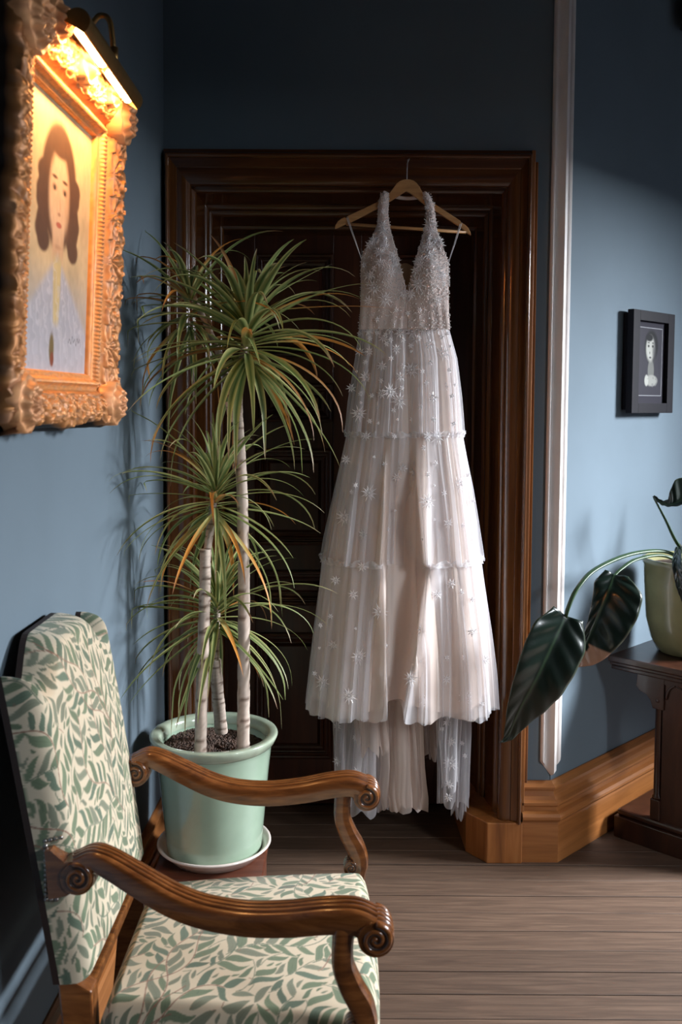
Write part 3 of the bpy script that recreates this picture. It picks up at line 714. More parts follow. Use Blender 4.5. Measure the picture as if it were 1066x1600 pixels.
def volute(mb, c, Rv, yc, half):
    aa = np.linspace(-.97, .97, 35); sec = [(a, 1-.10*abs(a)**3-.10*reed(a)) for a in aa]
    prof_v = [(0, -1), (.5, -1), (.80, -1), (.93, -.99)]+[(b, a) for a, b in sec]+[(.93, .99), (.80, 1), (.5, 1), (0, 1)]
    g = [[(c[0]+Rv*r_*math.cos(th), yc+a*half, c[1]+Rv*r_*math.sin(th)) for r_, a in prof_v] for th in np.linspace(0, 2*math.pi, 41)[:-1]]
    mb.grid(g, True, closed_v=True); mb.dirt += ([.5, .5, .5, .1]+[min(1, .75*reed(a)) for a in aa]+[.1, .5, .5, .5])*40
def spiral_pts(c, Rv, y_, start, r0, r1, turns, cw=-1):
    return [(c[0]+Rv*lerp(r0, r1, k/63)*math.cos(start+cw*k/63*2*math.pi*turns), y_, c[1]+Rv*lerp(r0, r1, k/63)*math.sin(start+cw*k/63*2*math.pi*turns)) for k in range(64)]
def spiral(mb, c, Rv, yface, sgn, start):
    mb.tube(spiral_pts(c, Rv, yface-sgn*.001, start, .84, .02, 2.05), [Rv*(.15-.04*k/63) for k in range(64)], 8)
def groove(mb, c, Rv, yface, sgn, start):
    mb.tube(spiral_pts(c, Rv, yface+sgn*.0002, start, .66, .08, 1.75), [Rv*.075]*64, 6)
ax = lambda x, y_: U(x, y_, 2.095)[[0, 2]]
apx = [(222, 1188, 19), (236, 1178, 14), (256, 1185, 15), (290, 1203, 16), (330, 1223, 16.5), (370, 1235, 16.5), (420, 1240, 17), (470, 1237, 17.5), (515, 1230, 18), (548, 1228, 18), (568, 1236, 19)]
APATH = catmull([(*ax(x, y_), h/716) for x, y_, h in apx], 8)
vr, vf = ax(218, 1197), ax(573, 1243)
spx = [(537, 1236, 13), (535, 1262, 12.5), (536, 1284, 13), (545, 1308, 14), (557, 1330, 14.5), (563, 1350, 13), (560, 1368, 12), (556, 1392, 13)]
for sgn, yb_, yf_ in ((-1, 1.612, 1.548), (1, 2.075, 2.112)):
    yfun = lambda X: lerp(yb_, yf_, np.clip((X+.44)/.5, -.1, 1.1))
    mb = MB(); mb.dirt = []; sweep_xz(mb, APATH, yfun, lambda s_: .0255+.005*s_)
    volute(mb, vr, .0305, yfun(vr[0]), .0265); volute(mb, vf, .0315, yfun(vf[0]), .0315)
    # block that joins the arm to the back
    X_ = vr[0]; mb.prism([(X_-.004, vr[1]+.030), (X_-.022, vr[1]+.027), (X_-.046, vr[1]+.048), (X_-.056, vr[1]+.046), (X_-.050, vr[1]-.038), (X_-.02, vr[1]-.032), (X_, vr[1]-.02)],
             lambda p: (p[0], yb_-.022, p[1]), lambda p: (p[0], yb_+.022, p[1]))
    mb.dirt += [.2]*(len(mb.v)-len(mb.dirt)); arm = mb.build('armrest', M['chairwood'], ch, col=[(d, d, d) for d in mb.dirt])
    es = arm.modifiers.new('s', 'EDGE_SPLIT'); es.split_angle = math.radians(42)
    for c, Rv, hf, st_ in ((vr, .0305, .0265, math.pi*.6), (vf, .0315, .0315, math.pi*.5)):
        for s2 in (-1, 1):
            mb = MB(); spiral(mb, c, Rv, yfun(c[0])+s2*hf, s2, st_); mb.build('scroll', M['chairwood'], arm)
            mb = MB(); groove(mb, c, Rv, yfun(c[0])+s2*hf, s2, st_); mb.build('scroll_groove', M['groove'], arm)
    mb = MB(); mb.dirt = []
    sp = catmull([(*ax(x, y_), h/716) for x, y_, h in spx], 6)[::-1]
    sweep_xz(mb, sp, lambda X: yf_, lambda s_: .021)
    sc_ = ax(549, 1357); volute(mb, sc_, .018, yf_, .020)
    sup = mb.build('arm_support', M['chairwood'], ch, col=[(d, d, d) for d in mb.dirt]); es = sup.modifiers.new('s', 'EDGE_SPLIT'); es.split_angle = math.radians(42)
    for s2 in (-1, 1):
        mb = MB(); spiral(mb, sc_, .018, yf_+s2*.020, s2, math.pi*.5); mb.build('scroll', M['chairwood'], sup)
        mb = MB(); groove(mb, sc_, .018, yf_+s2*.020, s2, math.pi*.5); mb.build('scroll_groove', M['groove'], sup)
    mb = MB(); ys_ = BYC+sgn*.2425
    loop = [(vr[0]-.060, vr[1]+lerp(-.048, .056, q)) for q in np.linspace(0, 1, 13)]+[(vr[0]-.060+.009*k, vr[1]+.056+.002*k) for k in (1, 2, 3)]+[(vr[0]-.060+.009*k, vr[1]-.048) for k in (1, 2)]
    for x_, z_ in loop:
        mb.grid([[(x_+.0042*math.cos(p)*math.cos(t_), ys_+sgn*.0035*math.sin(p), z_+.0042*math.cos(p)*math.sin(t_)) for t_ in np.linspace(0, 2*math.pi, 9)[:-1]] for p in (-.3, 0.01, .5, 1., 1.5)], True, closed_u=True)
    o = mb.build('nail_trim', M['nail'], ch); o['kind'] = 'stuff'
# ================================================================== POTTED DRACAENA
PY = 2.70; PXc = -.3605
zr, zsau = U(335, 1143, PY)[2], U(335, 1320, PY)[2]
zb = zsau-.004
st = thing('plant_stand', 'low dark reddish wooden stand under the green plant pot', 'stand', (PXc, PY, 0))
mb = MB(); mb.box(PXc-.155, PXc+.150, PY-.155, PY+.15, zb-.045, zb-.022); mb.build('top', M['standwood'], st, bevel=.003)
mb = MB(); mb.box(PXc-.145, PXc+.140, PY-.145, PY+.14, .04, zb-.045); mb.build('body', M['standwood'], st, bevel=.003)
mb = MB(); mb.box(PXc-.155, PXc+.150, PY-.155, PY+.15, 0, .04); mb.build('plinth', M['standwood'], st, bevel=.003)
sa = MB(); sa.lathe([(0, zb-.022), (.118, zb-.022), (.128, zb-.018), (.150, zb+.004), (.160, zb+.013), (.164, zb+.017), (.163, zb+.021), (.157, zb+.021), (.146, zb+.011), (.130, zb-.006), (.11, zb-.012), (0, zb-.012)], (PXc, PY))
tag(sa.build('saucer', M['saucer'], origin=(PXc, PY, zb-.022)), 'cream glazed saucer under the pale green plant pot', 'saucer')
pt = thing('potted_dracaena', 'tall variegated dracaena with three bare stems in a pale green glazed pot', 'plant', (PXc, PY, zb-.012))
H0 = zb-.0105
def zp(t): return lerp(H0, zr, t)
mb = MB(); mb.lathe([(0, H0), (.130, H0), (.135, H0+.004), (.1365, zp(.05)), (.146, zp(.35)), (.157, zp(.7)), (.164, zp(.87)), (.167, zp(.905)), (.169, zp(.915)), (.150, zp(.92)), (.150, zp(.80)), (.138, zp(.45)), (0, zp(.40))], (PXc, PY), 80)
pot = mb.build('pot', M['glaze'], pt)
mb = MB(); mb.lathe([(.152, zp(.90)), (.167, zp(.905)), (.174, zp(.925)), (.181, zp(.965)), (.183, zp(.985)), (.181, zp(.998)), (.175, zp(1.0)), (.160, zp(.997)), (.155, zp(.985)), (.151, zp(.96)), (.149, zp(.92))], (PXc, PY), 80)
mb.build('rim', M['rimglaze'], pot)
zs0 = zp(.875)
mb = MB(); g = []
for j in range(40):
    rr_ = .151*j/39
    g.append([(PXc+rr_*math.cos(a), PY+rr_*math.sin(a), zs0+.012*math.sin(rr_*22+a*2)*.5+random.uniform(-.0025, .0025)) for a in np.linspace(0, 2*math.pi, 91)[:-1]])
mb.grid(g, False, closed_u=True); mb.build('soil', M['soil'], pt)
mb = MB()
for k in range(1500):
    a = random.uniform(0, 6.283); rr_ = .147*math.sqrt(random.random()); s_ = random.uniform(.0025, .006); c = (PXc+rr_*math.cos(a), PY+rr_*math.sin(a), zs0+.006*math.sin(rr_*22+a*2)+s_*.3)
    q = [(c[0]+random.uniform(.6, 1)*dx*s_, c[1]+random.uniform(.6, 1)*dy*s_, c[2]+random.uniform(.6, 1)*dz*s_) for dx, dy, dz in ((1, 0, 0), (0, 1, 0), (-1, 0, 0), (0, -1, 0), (0, 0, 1), (0, 0, -1))]
    mb.add(q, [(0, 1, 4), (1, 2, 4), (2, 3, 4), (3, 0, 4), (1, 0, 5), (2, 1, 5), (3, 2, 5), (0, 3, 5)])
o = mb.build('bark_chips', M['soil'], pt); o['kind'] = 'stuff'
def q2(px, py, Y=PY): return U(px, py, Y)
def trunk(pxs, Ys, r0, r1, name='stem'):
    pts = catmull([q2(a, b, Y) for (a, b), Y in zip(pxs, Ys)], 26); n = len(pts); mb = MB(); cols = []
    L = np.concatenate([[0], np.cumsum(np.linalg.norm(np.diff(pts, axis=0), axis=1))]); seg = 14; g = []
    for i, p in enumerate(pts):
        q = i/(n-1); ring_ph = (L[i]/.022+.4*math.sin(L[i]*60)) % 1; bul = 1+.05*math.sin(ring_ph*math.pi)+(.035*math.sin(L[i]*90))
        r_ = lerp(r0, r1, q)*bul; row = []
        for k in range(seg):
            th = 2*math.pi*k/seg; row.append((p[0]+r_*math.cos(th), p[1]+r_*math.sin(th), p[2]))
            ns = math.sin(th*3+L[i]*30)*.5+random.uniform(-.5, .5); t_ = .62+.22*ns
            if ring_ph < .16 and math.sin(th*2+i*.9) > -.4: t_ = .08
            cols.append(tuple(lerp(a, b, np.clip(t_, 0, 1)) for a, b in zip((.13, .075, .05), (.74, .61, .52))))
        g.append(row)
    mb.grid(g, True, closed_u=True); m0 = len(mb.v); mb.f.append(tuple(range(m0-seg, m0))); mb.sm.append(False)
    return mb.build(name, M['bark'], pt, col=cols)
trunk([(380, 1175), (381, 1050), (381, 900), (378, 760), (372, 660), (368, 620)], [PY-.055]*6, .0175, .0135)
trunk([(364, 660), (357, 628)], [PY-.06, PY-.07], .011, .010, 'stub')
trunk([(372, 655), (374, 600), (382, 540), (384, 492)], [PY-.055, PY-.05, PY-.05, PY-.05], .0125, .009)
trunk([(366, 640), (345, 560), (310, 480), (297, 452)], [PY-.05, PY-.0, PY+.02, PY+.02], .0105, .008)
trunk([(313, 1178), (316, 1060), (320, 930), (321, 858)], [PY-.075]*4, .0165, .0150)
trunk([(322, 880), (328, 830), (334, 780), (336, 745)], [PY-.075, PY-.06, PY-.05, PY-.05], .0115, .009)
trunk([(346, 1145), (341, 1090), (336, 1030)], [PY+.04, PY+.03, PY+.02], .0180, .0165)
trunk([(336, 1036), (338, 990), (340, 940)], [PY+.02, PY+.01, PY+.01], .012, .009)
GA, GB, YE, OR, BRN, CRM = map(np.array, ((.085, .16, .045), (.20, .29, .085), (.62, .58, .26), (.70, .30, .06), (.32, .15, .07), (.62, .58, .38)))
def leaf(base, az, el, L, Wd, droop, kind, curl=0.):
    n = 15; p = np.array(base, float); pts = []; e = el; a_ = az
    for i in range(n+1):
        pts.append(p.copy()); q = i/n
        p = p+np.array([math.cos(e)*math.cos(a_), math.cos(e)*math.sin(a_), math.sin(e)])*L/n
        e = max(e-droop/n*(.4+1.8*q*q+.2), -1.5); a_ += curl/n*q
        lim = lwx(p[1])+.008
        if p[0] < lim: p[0] = lim; a_ = math.copysign(max(abs(a_), math.pi/2) if abs(a_) > math.pi/2 else a_, a_)
        ylim = FRY-.03 if p[0] < IX0-.0 else FRY+.02
        if p[1] > ylim: p[1] = ylim
    mb = MB(); cols = []; g = []; side = np.array([-math.sin(az), math.cos(az), 0]); tw = random.uniform(-.7, .7)
    for i, p in enumerate(pts):
        q = i/n; t = pts[min(i+1, n)]-pts[max(i-1, 0)]; t /= np.linalg.norm(t)+1e-9; s_ = side-t*np.dot(side, t); s_ /= np.linalg.norm(s_)+1e-9; nr = np.cross(t, s_)
        ang = tw*q; s_ = s_*math.cos(ang)+nr*math.sin(ang); nr = np.cross(t, s_)
        w_ = Wd*(.62+.38*math.sin(math.pi*min(q*1.5, 1)**.8))*(1-q**3.2)**.8+.0003
        g.append([p+s_*w_*o_+nr*w_*f_ for o_, f_ in ((-1, .30), (-.58, .10), (0, -.06), (.58, .10), (1, .30))])
        tip = sm((q-.80)/.15) if kind == 0 else 0
        for o_ in (-1, -.62, 0, .62, 1):
            if kind == 0:
                c = (GA if abs(o_) < .1 else GB)*shade if abs(o_) < .9 else lerp(GB, YE, .95*ye)*1.05
                if abs(o_) < .9 and abs(o_) > .1: c = lerp(GB, YE, .42*ye)*shade
                c = lerp(c, BRN if random.random() < .5 else CRM, tip*brn)
            elif kind == 1: c = lerp(lerp(GB, YE, .7), OR, float(sm((q-.25+.2*abs(o_))/.4))); c = lerp(c, BRN, float(sm((q-.8)/.2)))
            else: c = lerp(OR*.8, BRN, q) if abs(o_) > .3 else lerp(YE*.8, BRN, q)
            cols.append(tuple(c))
    mb.grid(g, True); return mb.build('leaf', M['leaf'], pt, col=cols, recalc=False)
def crown(c, n, rad_n, Lr, Wr, seedv, bias=0., up=.2, old=.12, h=.12, drop=(1.2, 2.5), axis=(0, 0)):
    global shade, ye, brn
    random.seed(seedv)
    for k in range(n):
        q = (k+.5)/n; az = k*2.39996+random.uniform(-.3, .3); el = lerp(-.75, 1.35, q**1.0)+random.uniform(-.2, .2)
        L = random.uniform(*Lr)*(1-.45*max(0, q-.75)/.25); b = (c[0]+.008*math.cos(az)+axis[0]*(q-1), c[1]+.008*math.sin(az)+axis[1]*(q-1), c[2]-h*(1-q))
        kind = 0
        if random.random() < old*(1.6-q): kind = 1 if random.random() < .65 else 2
        shade = random.uniform(.75, 1.25); ye = random.uniform(.45, 1.0); brn = random.choice((0, .6, 1))
        if math.cos(az) < 0: L = min(L, abs(b[0]-lwx(b[1]))/max(.25, abs(math.cos(az)))*1.25+.05) if abs(math.sin(az)) < .8 else L
        leaf(b, az, el, L, random.uniform(*Wr), random.uniform(*drop), kind, random.uniform(-.5, .5))
crown(q2(386, 492, PY-.05), 98, 0, (.30, .42), (.0098, .0150), 3, old=.2, h=.14, drop=(.5, 1.7))
crown(q2(297, 448, PY+.02), 44, 0, (.22, .36), (.0068, .0105), 4, old=.30, h=.13, drop=(.5, 2.0))
crown(q2(337, 742, PY-.05), 78, 0, (.26, .37), (.0060, .0090), 5, old=.14, h=.13, drop=(.45, 1.6))
crown(q2(340, 925, PY+.0), 78, 0, (.25, .36), (.0060, .0090), 6, old=.08, h=.12, drop=(.45, 1.6))
# two long horizontal yellow leaves crossing towards the dress
shade, ye, brn = 1., 1., 1
leaf(q2(392, 490, PY-.06), -.12, .12, .40, .0078, .25, 1); leaf(q2(392, 487, PY-.05), .25, .62, .27, .007, .2, 0)

# ================================================================== SIDE TABLE AND PHILODENDRON ON THE RIGHT
tb = thing('side_table', 'dark carved oak side table standing against the blue angled wall', 'table', RW(.6, .3, 0))
TQ = lambda s_, off, z: RW(s_, off, z)
sE = (4.20-CORX-WY)/math.sqrt(2)+.0      # end face position along the wall
sE = .262; OFF0 = .075; DP = .46; LNG = 1.15; tzt = .648
def tbox(mb, a, b, c, d, z0, z1): mb.box(a, b, c, d, z0, z1, lambda p: TQ(*p))
sP = sE+.035
for (ins, z0, z1) in ((0, tzt-.022, tzt), (.012, tzt-.036, tzt-.022), (.022, tzt-.052, tzt-.036)):
    mb = MB(); tbox(mb, sE+ins, sE+LNG-ins, OFF0-.02+(.0), OFF0+DP+.03-ins, z0, z1); mb.build('table_top' if ins == 0 else 'top_moulding', M['tablewood'], tb, bevel=.004)
mb = MB(); tbox(mb, sE+.03, sE+LNG-.03, OFF0+.0, OFF0+DP, 0, .075); mb.build('base', M['tablewood'], tb, bevel=.003)
mb = MB(); tbox(mb, sE+.042, sE+LNG-.042, OFF0+.005, OFF0+DP-.01, .075, .098); mb.build('base_moulding', M['tablewood'], tb, bevel=.008)
for s_ in (sE+.045, sE+LNG-.085):
    for of in (OFF0+.125, OFF0+DP-.06):
        mb = MB(); tbox(mb, s_, s_+.035, of, of+.035, .098, .17); mb.build('leg', M['tablewood'], tb, bevel=.003)
        mb = MB(); c = TQ(s_+.0175, of+.0175, 0); mb.lathe([(.010, .17), (.018, .172), (.018, .178), (.013, .185), (.0125, .50), (.017, .508), (.017, .516), (.012, .52), (.012, .525)], c[:2], 16); mb.build('leg', M['tablewood'], tb)
    mb = MB(); tbox(mb, s_+.008, s_+.026, OFF0+.16, OFF0+DP-.06, .098, tzt-.052); mb.build('end_panel', M['tablewood'], tb)
    # bracket and pierced frieze at the head of the panel
    mb = MB(); poly = [(OFF0+.115, tzt-.052), (OFF0+.066, tzt-.052), (OFF0+.062, tzt-.10), (OFF0+.070, tzt-.108), (OFF0+.075, tzt-.115), (OFF0+.10, tzt-.122), (OFF0+.115, tzt-.138), (OFF0+.125, tzt-.165), (OFF0+.165, tzt-.165), (OFF0+.165, tzt-.052)]
    mb.prism(poly, lambda p: TQ(s_+.002, p[0], p[1]), lambda p: TQ(s_+.033, p[0], p[1])); mb.build('bracket', M['tablewood'], tb, bevel=.002)
    for k in range(3):
        oc = OFF0+.208+.083*k; mb = MB()
        for sg in (-1, 1):
            ar = [(oc+sg*.036*math.cos(t_)**1.0, tzt-.125+.052*math.sin(t_)) for t_ in np.linspace(0, 1.5, 10)]
            mb.tube([TQ(s_+.004, a, z) for a, z in ar], .0042, 6)
        mb.build('arch_tracery', M['tablewood'], tb)
    mb = MB(); tbox(mb, s_+.002, s_+.030, OFF0+.165, OFF0+DP-.06, tzt-.075, tzt-.052); mb.build('frieze_rail', M['tablewood'], tb)
# pot
pc = RW(.262+.245, .235, 0); PC2 = (pc[0], pc[1]); z0 = tzt
pp = thing('potted_philodendron', 'dark glossy broad-leaved plant drooping from a pale yellow glazed pot on the side table', 'plant', (pc[0], pc[1], z0))
zt2 = U(1030, 872, pc[1])[2]
hh = zt2-z0
mb = MB(); mb.lathe([(0, z0), (.10, z0), (.112, z0+.006), (.135, z0+.05), (.152, z0+.12), (.160, z0+hh*.75), (.163, z0+hh*.93), (.168, z0+hh*.95), (.169, zt2), (.158, zt2), (.152, zt2-.03), (0, zt2-.035)], PC2, 64); pot2 = mb.build('pot', M['pot2'], pp)
mb = MB(); mb.lathe([(.151, zt2-.028), (.08, zt2-.018), (0, zt2-.012)], PC2, 40); mb.build('soil', M['soil'], pp)
def big_leaf(mid, normals_to, widths, name='leaf', brown=None, seedv=0, fold=.25, rmax=None):
    """mid: midrib 3D points base->tip; widths: (left, right) half width list along the midrib"""
    pts = catmull(mid, 12); n = len(pts); q = np.linspace(0, 1, n); wl = np.interp(q, np.linspace(0, 1, len(widths)), [w[0] for w in widths]); wr = np.interp(q, np.linspace(0, 1, len(widths)), [w[1] for w in widths])
    kk = np.ones(5)/5
    wl = np.convolve(np.pad(wl, 2, mode='edge'), kk, 'valid'); wr = np.convolve(np.pad(wr, 2, mode='edge'), kk, 'valid'); wl[-1] = wr[-1] = .0006
    m_ = 13; g = []; cols = []
    for i in range(n):
        t = pts[min(i+1, n-1)]-pts[max(i-1, 0)]; t /= np.linalg.norm(t); nn = np.array(normals_to, float); s_ = np.cross(nn, t); s_ /= np.linalg.norm(s_); nn = np.cross(t, s_)
        row = []
        for j in range(2*m_+1):
            a = (j-m_)/m_; w_ = (wl[i] if a < 0 else wr[i]); vein = math.sin((q[i]*16-abs(a)*2.6)*math.pi*1.0)
            h = fold*abs(a)**1.3*w_*(.8 if a < 0 else 1)-.0022*max(0, 1-abs(a)*9)*-1+.0016*vein*min(1, abs(a)*3)-.10*w_*abs(a)**3*2+.004*math.sin(q[i]*7+seedv)*abs(a)
            row.append(pts[i]+s_*a*w_+nn*h-t*abs(a)*w_*.15*(1-q[i]))
            c = np.array((.0055, .013, .009))*(1+.10*vein)
            if abs(a) < .05: c = np.array((.028, .055, .028))
            elif abs(a) > .97: c = np.array((.04, .05, .03))
            if brown and q[i] > brown[0] and a*brown[2] > brown[1]+(.05*math.sin(q[i]*40)): c = np.array((.36, .20, .13))
            cols.append(tuple(c))
        g.append(row)
    mb = MB(); mb.grid(g, True); o = mb.build(name, M['leaf2'], pp, col=cols, recalc=False)
    so = o.modifiers.new('thick', 'SOLIDIFY'); so.thickness = .0012; return o
LYa, LYb = 2.93, 3.04
# big drooping leaf
big_leaf([U(884, 962, LYa+.02), U(862, 1010, LYa), U(838, 1060, LYa-.01), U(812, 1108, LYa), U(793, 1150, LYa+.01), U(781, 1160, LYa+.01)], (.25, -1, .25),
         [(.050, .050), (.092, .095), (.088, .098), (.072, .092), (.048, .070), (.024, .034), (.007, .007), (.001, .001)], seedv=1, fold=.42)
big_leaf([U(960, 898, LYb+.03), U(950, 925, LYb), U(935, 960, LYb-.01), U(918, 1000, LYb-.01), U(906, 1028, LYb), U(901, 1042, LYb)], (-.35, -1, .2),
         [(.030, .040), (.052, .105), (.034, .115), (.020, .105), (.012, .075), (.006, .042), (.002, .004)], brown=(.62, .12, 1), seedv=2, fold=.3)
def petiole(pts, r, flat=.55):
    mb = MB(); P_ = catmull(pts, 10); mb.tube(P_, list(np.linspace(r[0], r[1], len(P_))), 10, flat=flat); mb.build('stem', M['stem2'], pp)
petiole([(PC2[0]-.02, PC2[1]-.03, zt2-.02), U(1040, 862, 3.28), U(985, 866, 3.18), U(930, 890, 3.05), U(902, 920, 2.98), U(888, 950, 2.95), U(884, 965, 2.95)], (.012, .0065))
petiole([(PC2[0]-.03, PC2[1]-.04, zt2-.02), U(1035, 868, 3.24), U(995, 874, 3.16), U(972, 888, 3.10), U(959, 900, 3.07)], (.011, .006))
petiole([(PC2[0]-.01, PC2[1]-.02, zt2-.02), U(1056, 845, 3.26), U(1040, 812, 3.24), U(1022, 778, 3.22)], (.009, .004), .5)
big_leaf([U(1021, 776, 3.22), U(1036, 787, 3.20), U(1054, 788, 3.19), U(1080, 772, 3.2), U(1110, 750, 3.22)], (0, -.6, 1), [(.004, .004), (.010, .012), (.022, .03), (.05, .06), (.002, .002)], seedv=3, fold=.8)
big_leaf([U(1060, 855, 3.26), U(1057, 880, 3.16), U(1062, 915, 3.13), U(1068, 945, 3.13)], (-.5, -1, 0), [(.010, .012), (.013, .02), (.011, .02), (.001, .001)], seedv=4, fold=.5)
big_leaf([(PC2[0]+.02, PC2[1], zt2), U(1090, 820, 3.35), U(1130, 780, 3.35), U(1180, 790, 3.32), U(1215, 850, 3.3)], (-.3, -1, .6), [(.004, .004), (.05, .05), (.09, .09), (.06, .06), (.001, .001)], seedv=5, fold=.4)
for k in range(4):
    a = k*1.57; q = (PC2[0]+.03*math.cos(a), PC2[1]+.03*math.sin(a), zt2-.02); mb = MB(); mb.tube([q, (q[0]+.01, q[1], q[2]+.03), (q[0]+.02*math.cos(a), q[1]+.02*math.sin(a), q[2]+.07)], [.008, .007, .004], 8); mb.build('stub', M['bark2'], pp)
# ================================================================== HANGER
HY = 3.035
hg = thing('clothes_hanger', 'pale wooden clothes hanger hooked on the dark door head above the dress', 'hanger', tuple(U(636, 285, HY)))
hp = lambda x, y_: (520+x/4.44, 240+y_/4.44)
outl = [(510, 180), (535, 182), (562, 190), (582, 206), (602, 232), (618, 262), (637, 292), (660, 318), (690, 340), (790, 405), (884, 466), (887, 474), (893, 482), (901, 484), (920, 496), (940, 516), (955, 545), (960, 568), (945, 560), (925, 546), (880, 508),
        (780, 444), (690, 385), (640, 357), (600, 325), (560, 292), (530, 272), (510, 262), (490, 274), (460, 294), (410, 326), (330, 372), (230, 425), (125, 478), (95, 490), (60, 505), (35, 517), (15, 522), (18, 500), (35, 472), (60, 452), (84, 443), (92, 449), (99, 446), (104, 434), (210, 385), (325, 330), (360, 310), (385, 290), (405, 262), (425, 235), (445, 208), (465, 193), (487, 184)]
op_ = [U(*hp(*p), HY) for p in outl]
mb = MB(); mb.prism(list(op_), lambda p: (p[0], HY-.006+.010*abs(p[0]-.205), p[2]), lambda p: (p[0], HY+.006+.010*abs(p[0]-.205), p[2]))
mb.build('body', M['hangerwood'], hg, bevel=.0022)
mb = MB(); a, b = U(*hp(95, 489), HY), U(*hp(925, 546), HY); mb.tube([a, b], .0048, 10); mb.build('bar', M['hangerwood'], hg)
mb = MB(); ct = U(636, 285, HY); tp = U(636.5, 253, HY+.02)
mb.tube(catmull([ct, (ct[0], HY, ct[2]+.03), (tp[0], HY+.004, tp[2]-.004), (tp[0]+.006, HY+.016, tp[2]+.008), (tp[0]+.004, HY+.032, tp[2]+.006), (tp[0], HY+.038, tp[2]-.004)], 6), .0017, 8); mb.build('hook', M['steel'], hg)
pg = thing('nail', 'small metal nail in the dark door head holding the hanger hook', 'nail', (tp[0], HY+.03, tp[2]+.002))
mb = MB(); mb.tube([(tp[0]+.002, HY+.012, tp[2]+.003), (tp[0]+.002, FRY+.02, tp[2]+.001)], .0016, 8); mb.tube([(tp[0]+.002, HY+.010, tp[2]+.003), (tp[0]+.002, HY+.012, tp[2]+.003)], .003, 8); o = mb.build('shank', M['steel'], pg)

# ================================================================== WEDDING DRESS
DY = 3.06
dr = thing('wedding_dress', 'white tiered tulle wedding dress with beaded halter bodice hanging from the wooden hanger', 'dress', tuple(U(635, 520, DY)))
SURF = []
def zx(px_, py_, Y=3.03): p = U(px_, py_, Y); return p[0], p[2]
# bodice: two halter cups that run up into straps -------------------------------
def cup(sign, rows, name):
    ys = np.arange(rows[0][0], rows[-1][0]+.1, 1.6); R_ = np.array(rows, float)
    xo = np.interp(ys, R_[:, 0], R_[:, 1]); xi = np.interp(ys, R_[:, 0], R_[:, 2]); nu = 26; g = []
    for j, y_ in enumerate(ys):
        row = []
        for k in range(nu):
            a = k/(nu-1); px_ = lerp(xo[j], xi[j], a); X_, Z_ = zx(px_, y_)
            t = sm((y_-345)/60); cx_ = (562+700)/2
            und = math.sqrt(max(0, 1-((px_-cx_)/78)**2))
            loc = math.exp(-((px_-(598 if sign < 0 else 668))/24)**2-((y_-432)/36)**2)
            Yd = HY-.010-t*(.030*und+.045*loc+.012)-.010*math.sin(a*math.pi)*(1-t)
            Yd += .0022*math.sin(px_*.42+y_*.05*(1 if px_ < 635 else -1)+1.5*math.sin(px_*.11))*sm((y_-455)/45)+.006*math.exp(-((px_-635)/9)**2)*sm((y_-460)/30)
            row.append((X_, Yd, Z_))
        g.append(row)
    g = np.array(g); mb = MB(); mb.grid(g, True); o = mb.build(name, M['bodice'], dr, recalc=False)
    so = o.modifiers.new('t', 'SOLIDIFY'); so.thickness = .0018
    return g
Lc = cup(-1, [(303, 596, 606), (318, 592, 607), (335, 591, 606), (350, 590, 608), (362, 586, 610), (375, 580, 613), (388, 573, 616), (400, 566, 619), (415, 564, 622), (440, 564, 629), (462, 564, 635), (490, 563, 635), (516, 561, 635)], 'bodice_cup')
Rc = cup(1, [(303, 670, 660), (318, 677, 664), (335, 680, 666), (350, 681, 665), (362, 683, 662), (375, 687, 658), (388, 690, 654), (400, 694, 650), (415, 699, 646), (440, 699, 640), (462, 699, 635), (490, 700, 635), (516, 702, 635)], 'bodice_cup')
# back of the bodice seen through the neckline
g = []
for j in range(16):
    q = j/15; row = []
    for k in range(30):
        a = k/29; px_ = lerp(566, 699, a); top = 418+20*abs(a-.5)*2-6*math.cos((a-.5)*9); y_ = lerp(top, 518, q); X_, Z_ = zx(px_, y_, 3.10); row.append((X_, HY+.045-.035*abs(2*a-1)**2, Z_))
    g.append(row)
mb = MB(); mb.grid(g, True); mb.build('bodice_back', M['backlining'], dr)
# strap behind the hanger neck
mb = MB(); pts = catmull([U(600, 306, HY), (U(600, 300, HY)[0], HY+.006, U(600, 300, HY)[2]), U(612, 306, HY+.022), U(636, 310, HY+.026), U(660, 307, HY+.022), (U(666, 300, HY)[0], HY+.006, U(666, 300, HY)[2]), U(666, 306, HY-.004)], 8)
mb.tube(pts, .006, 8, flat=.35); mb.build('neck_strap', M['bodice'], dr)
for (a, b) in (((543, 341), (565, 405)), ((720, 351), (699, 416))):
    mb = MB(); p, q = U(*a, HY-.008), U(*b, HY-.03); p2 = U(a[0]+1, a[1]-2, HY)
    for d in (-.0022, .0022): mb.tube([(p2[0]+d, HY+.009, p2[2]-.012), (p2[0]+d, HY, p2[2]+.001), (p[0]+d, p[1], p[2]), (lerp(p[0], q[0], .5)+d*.6, lerp(p[1], q[1], .5), lerp(p[2], q[2], .5)), q], .0011, 6)
    mb.build('hanging_loop', M['ribbon'], dr)
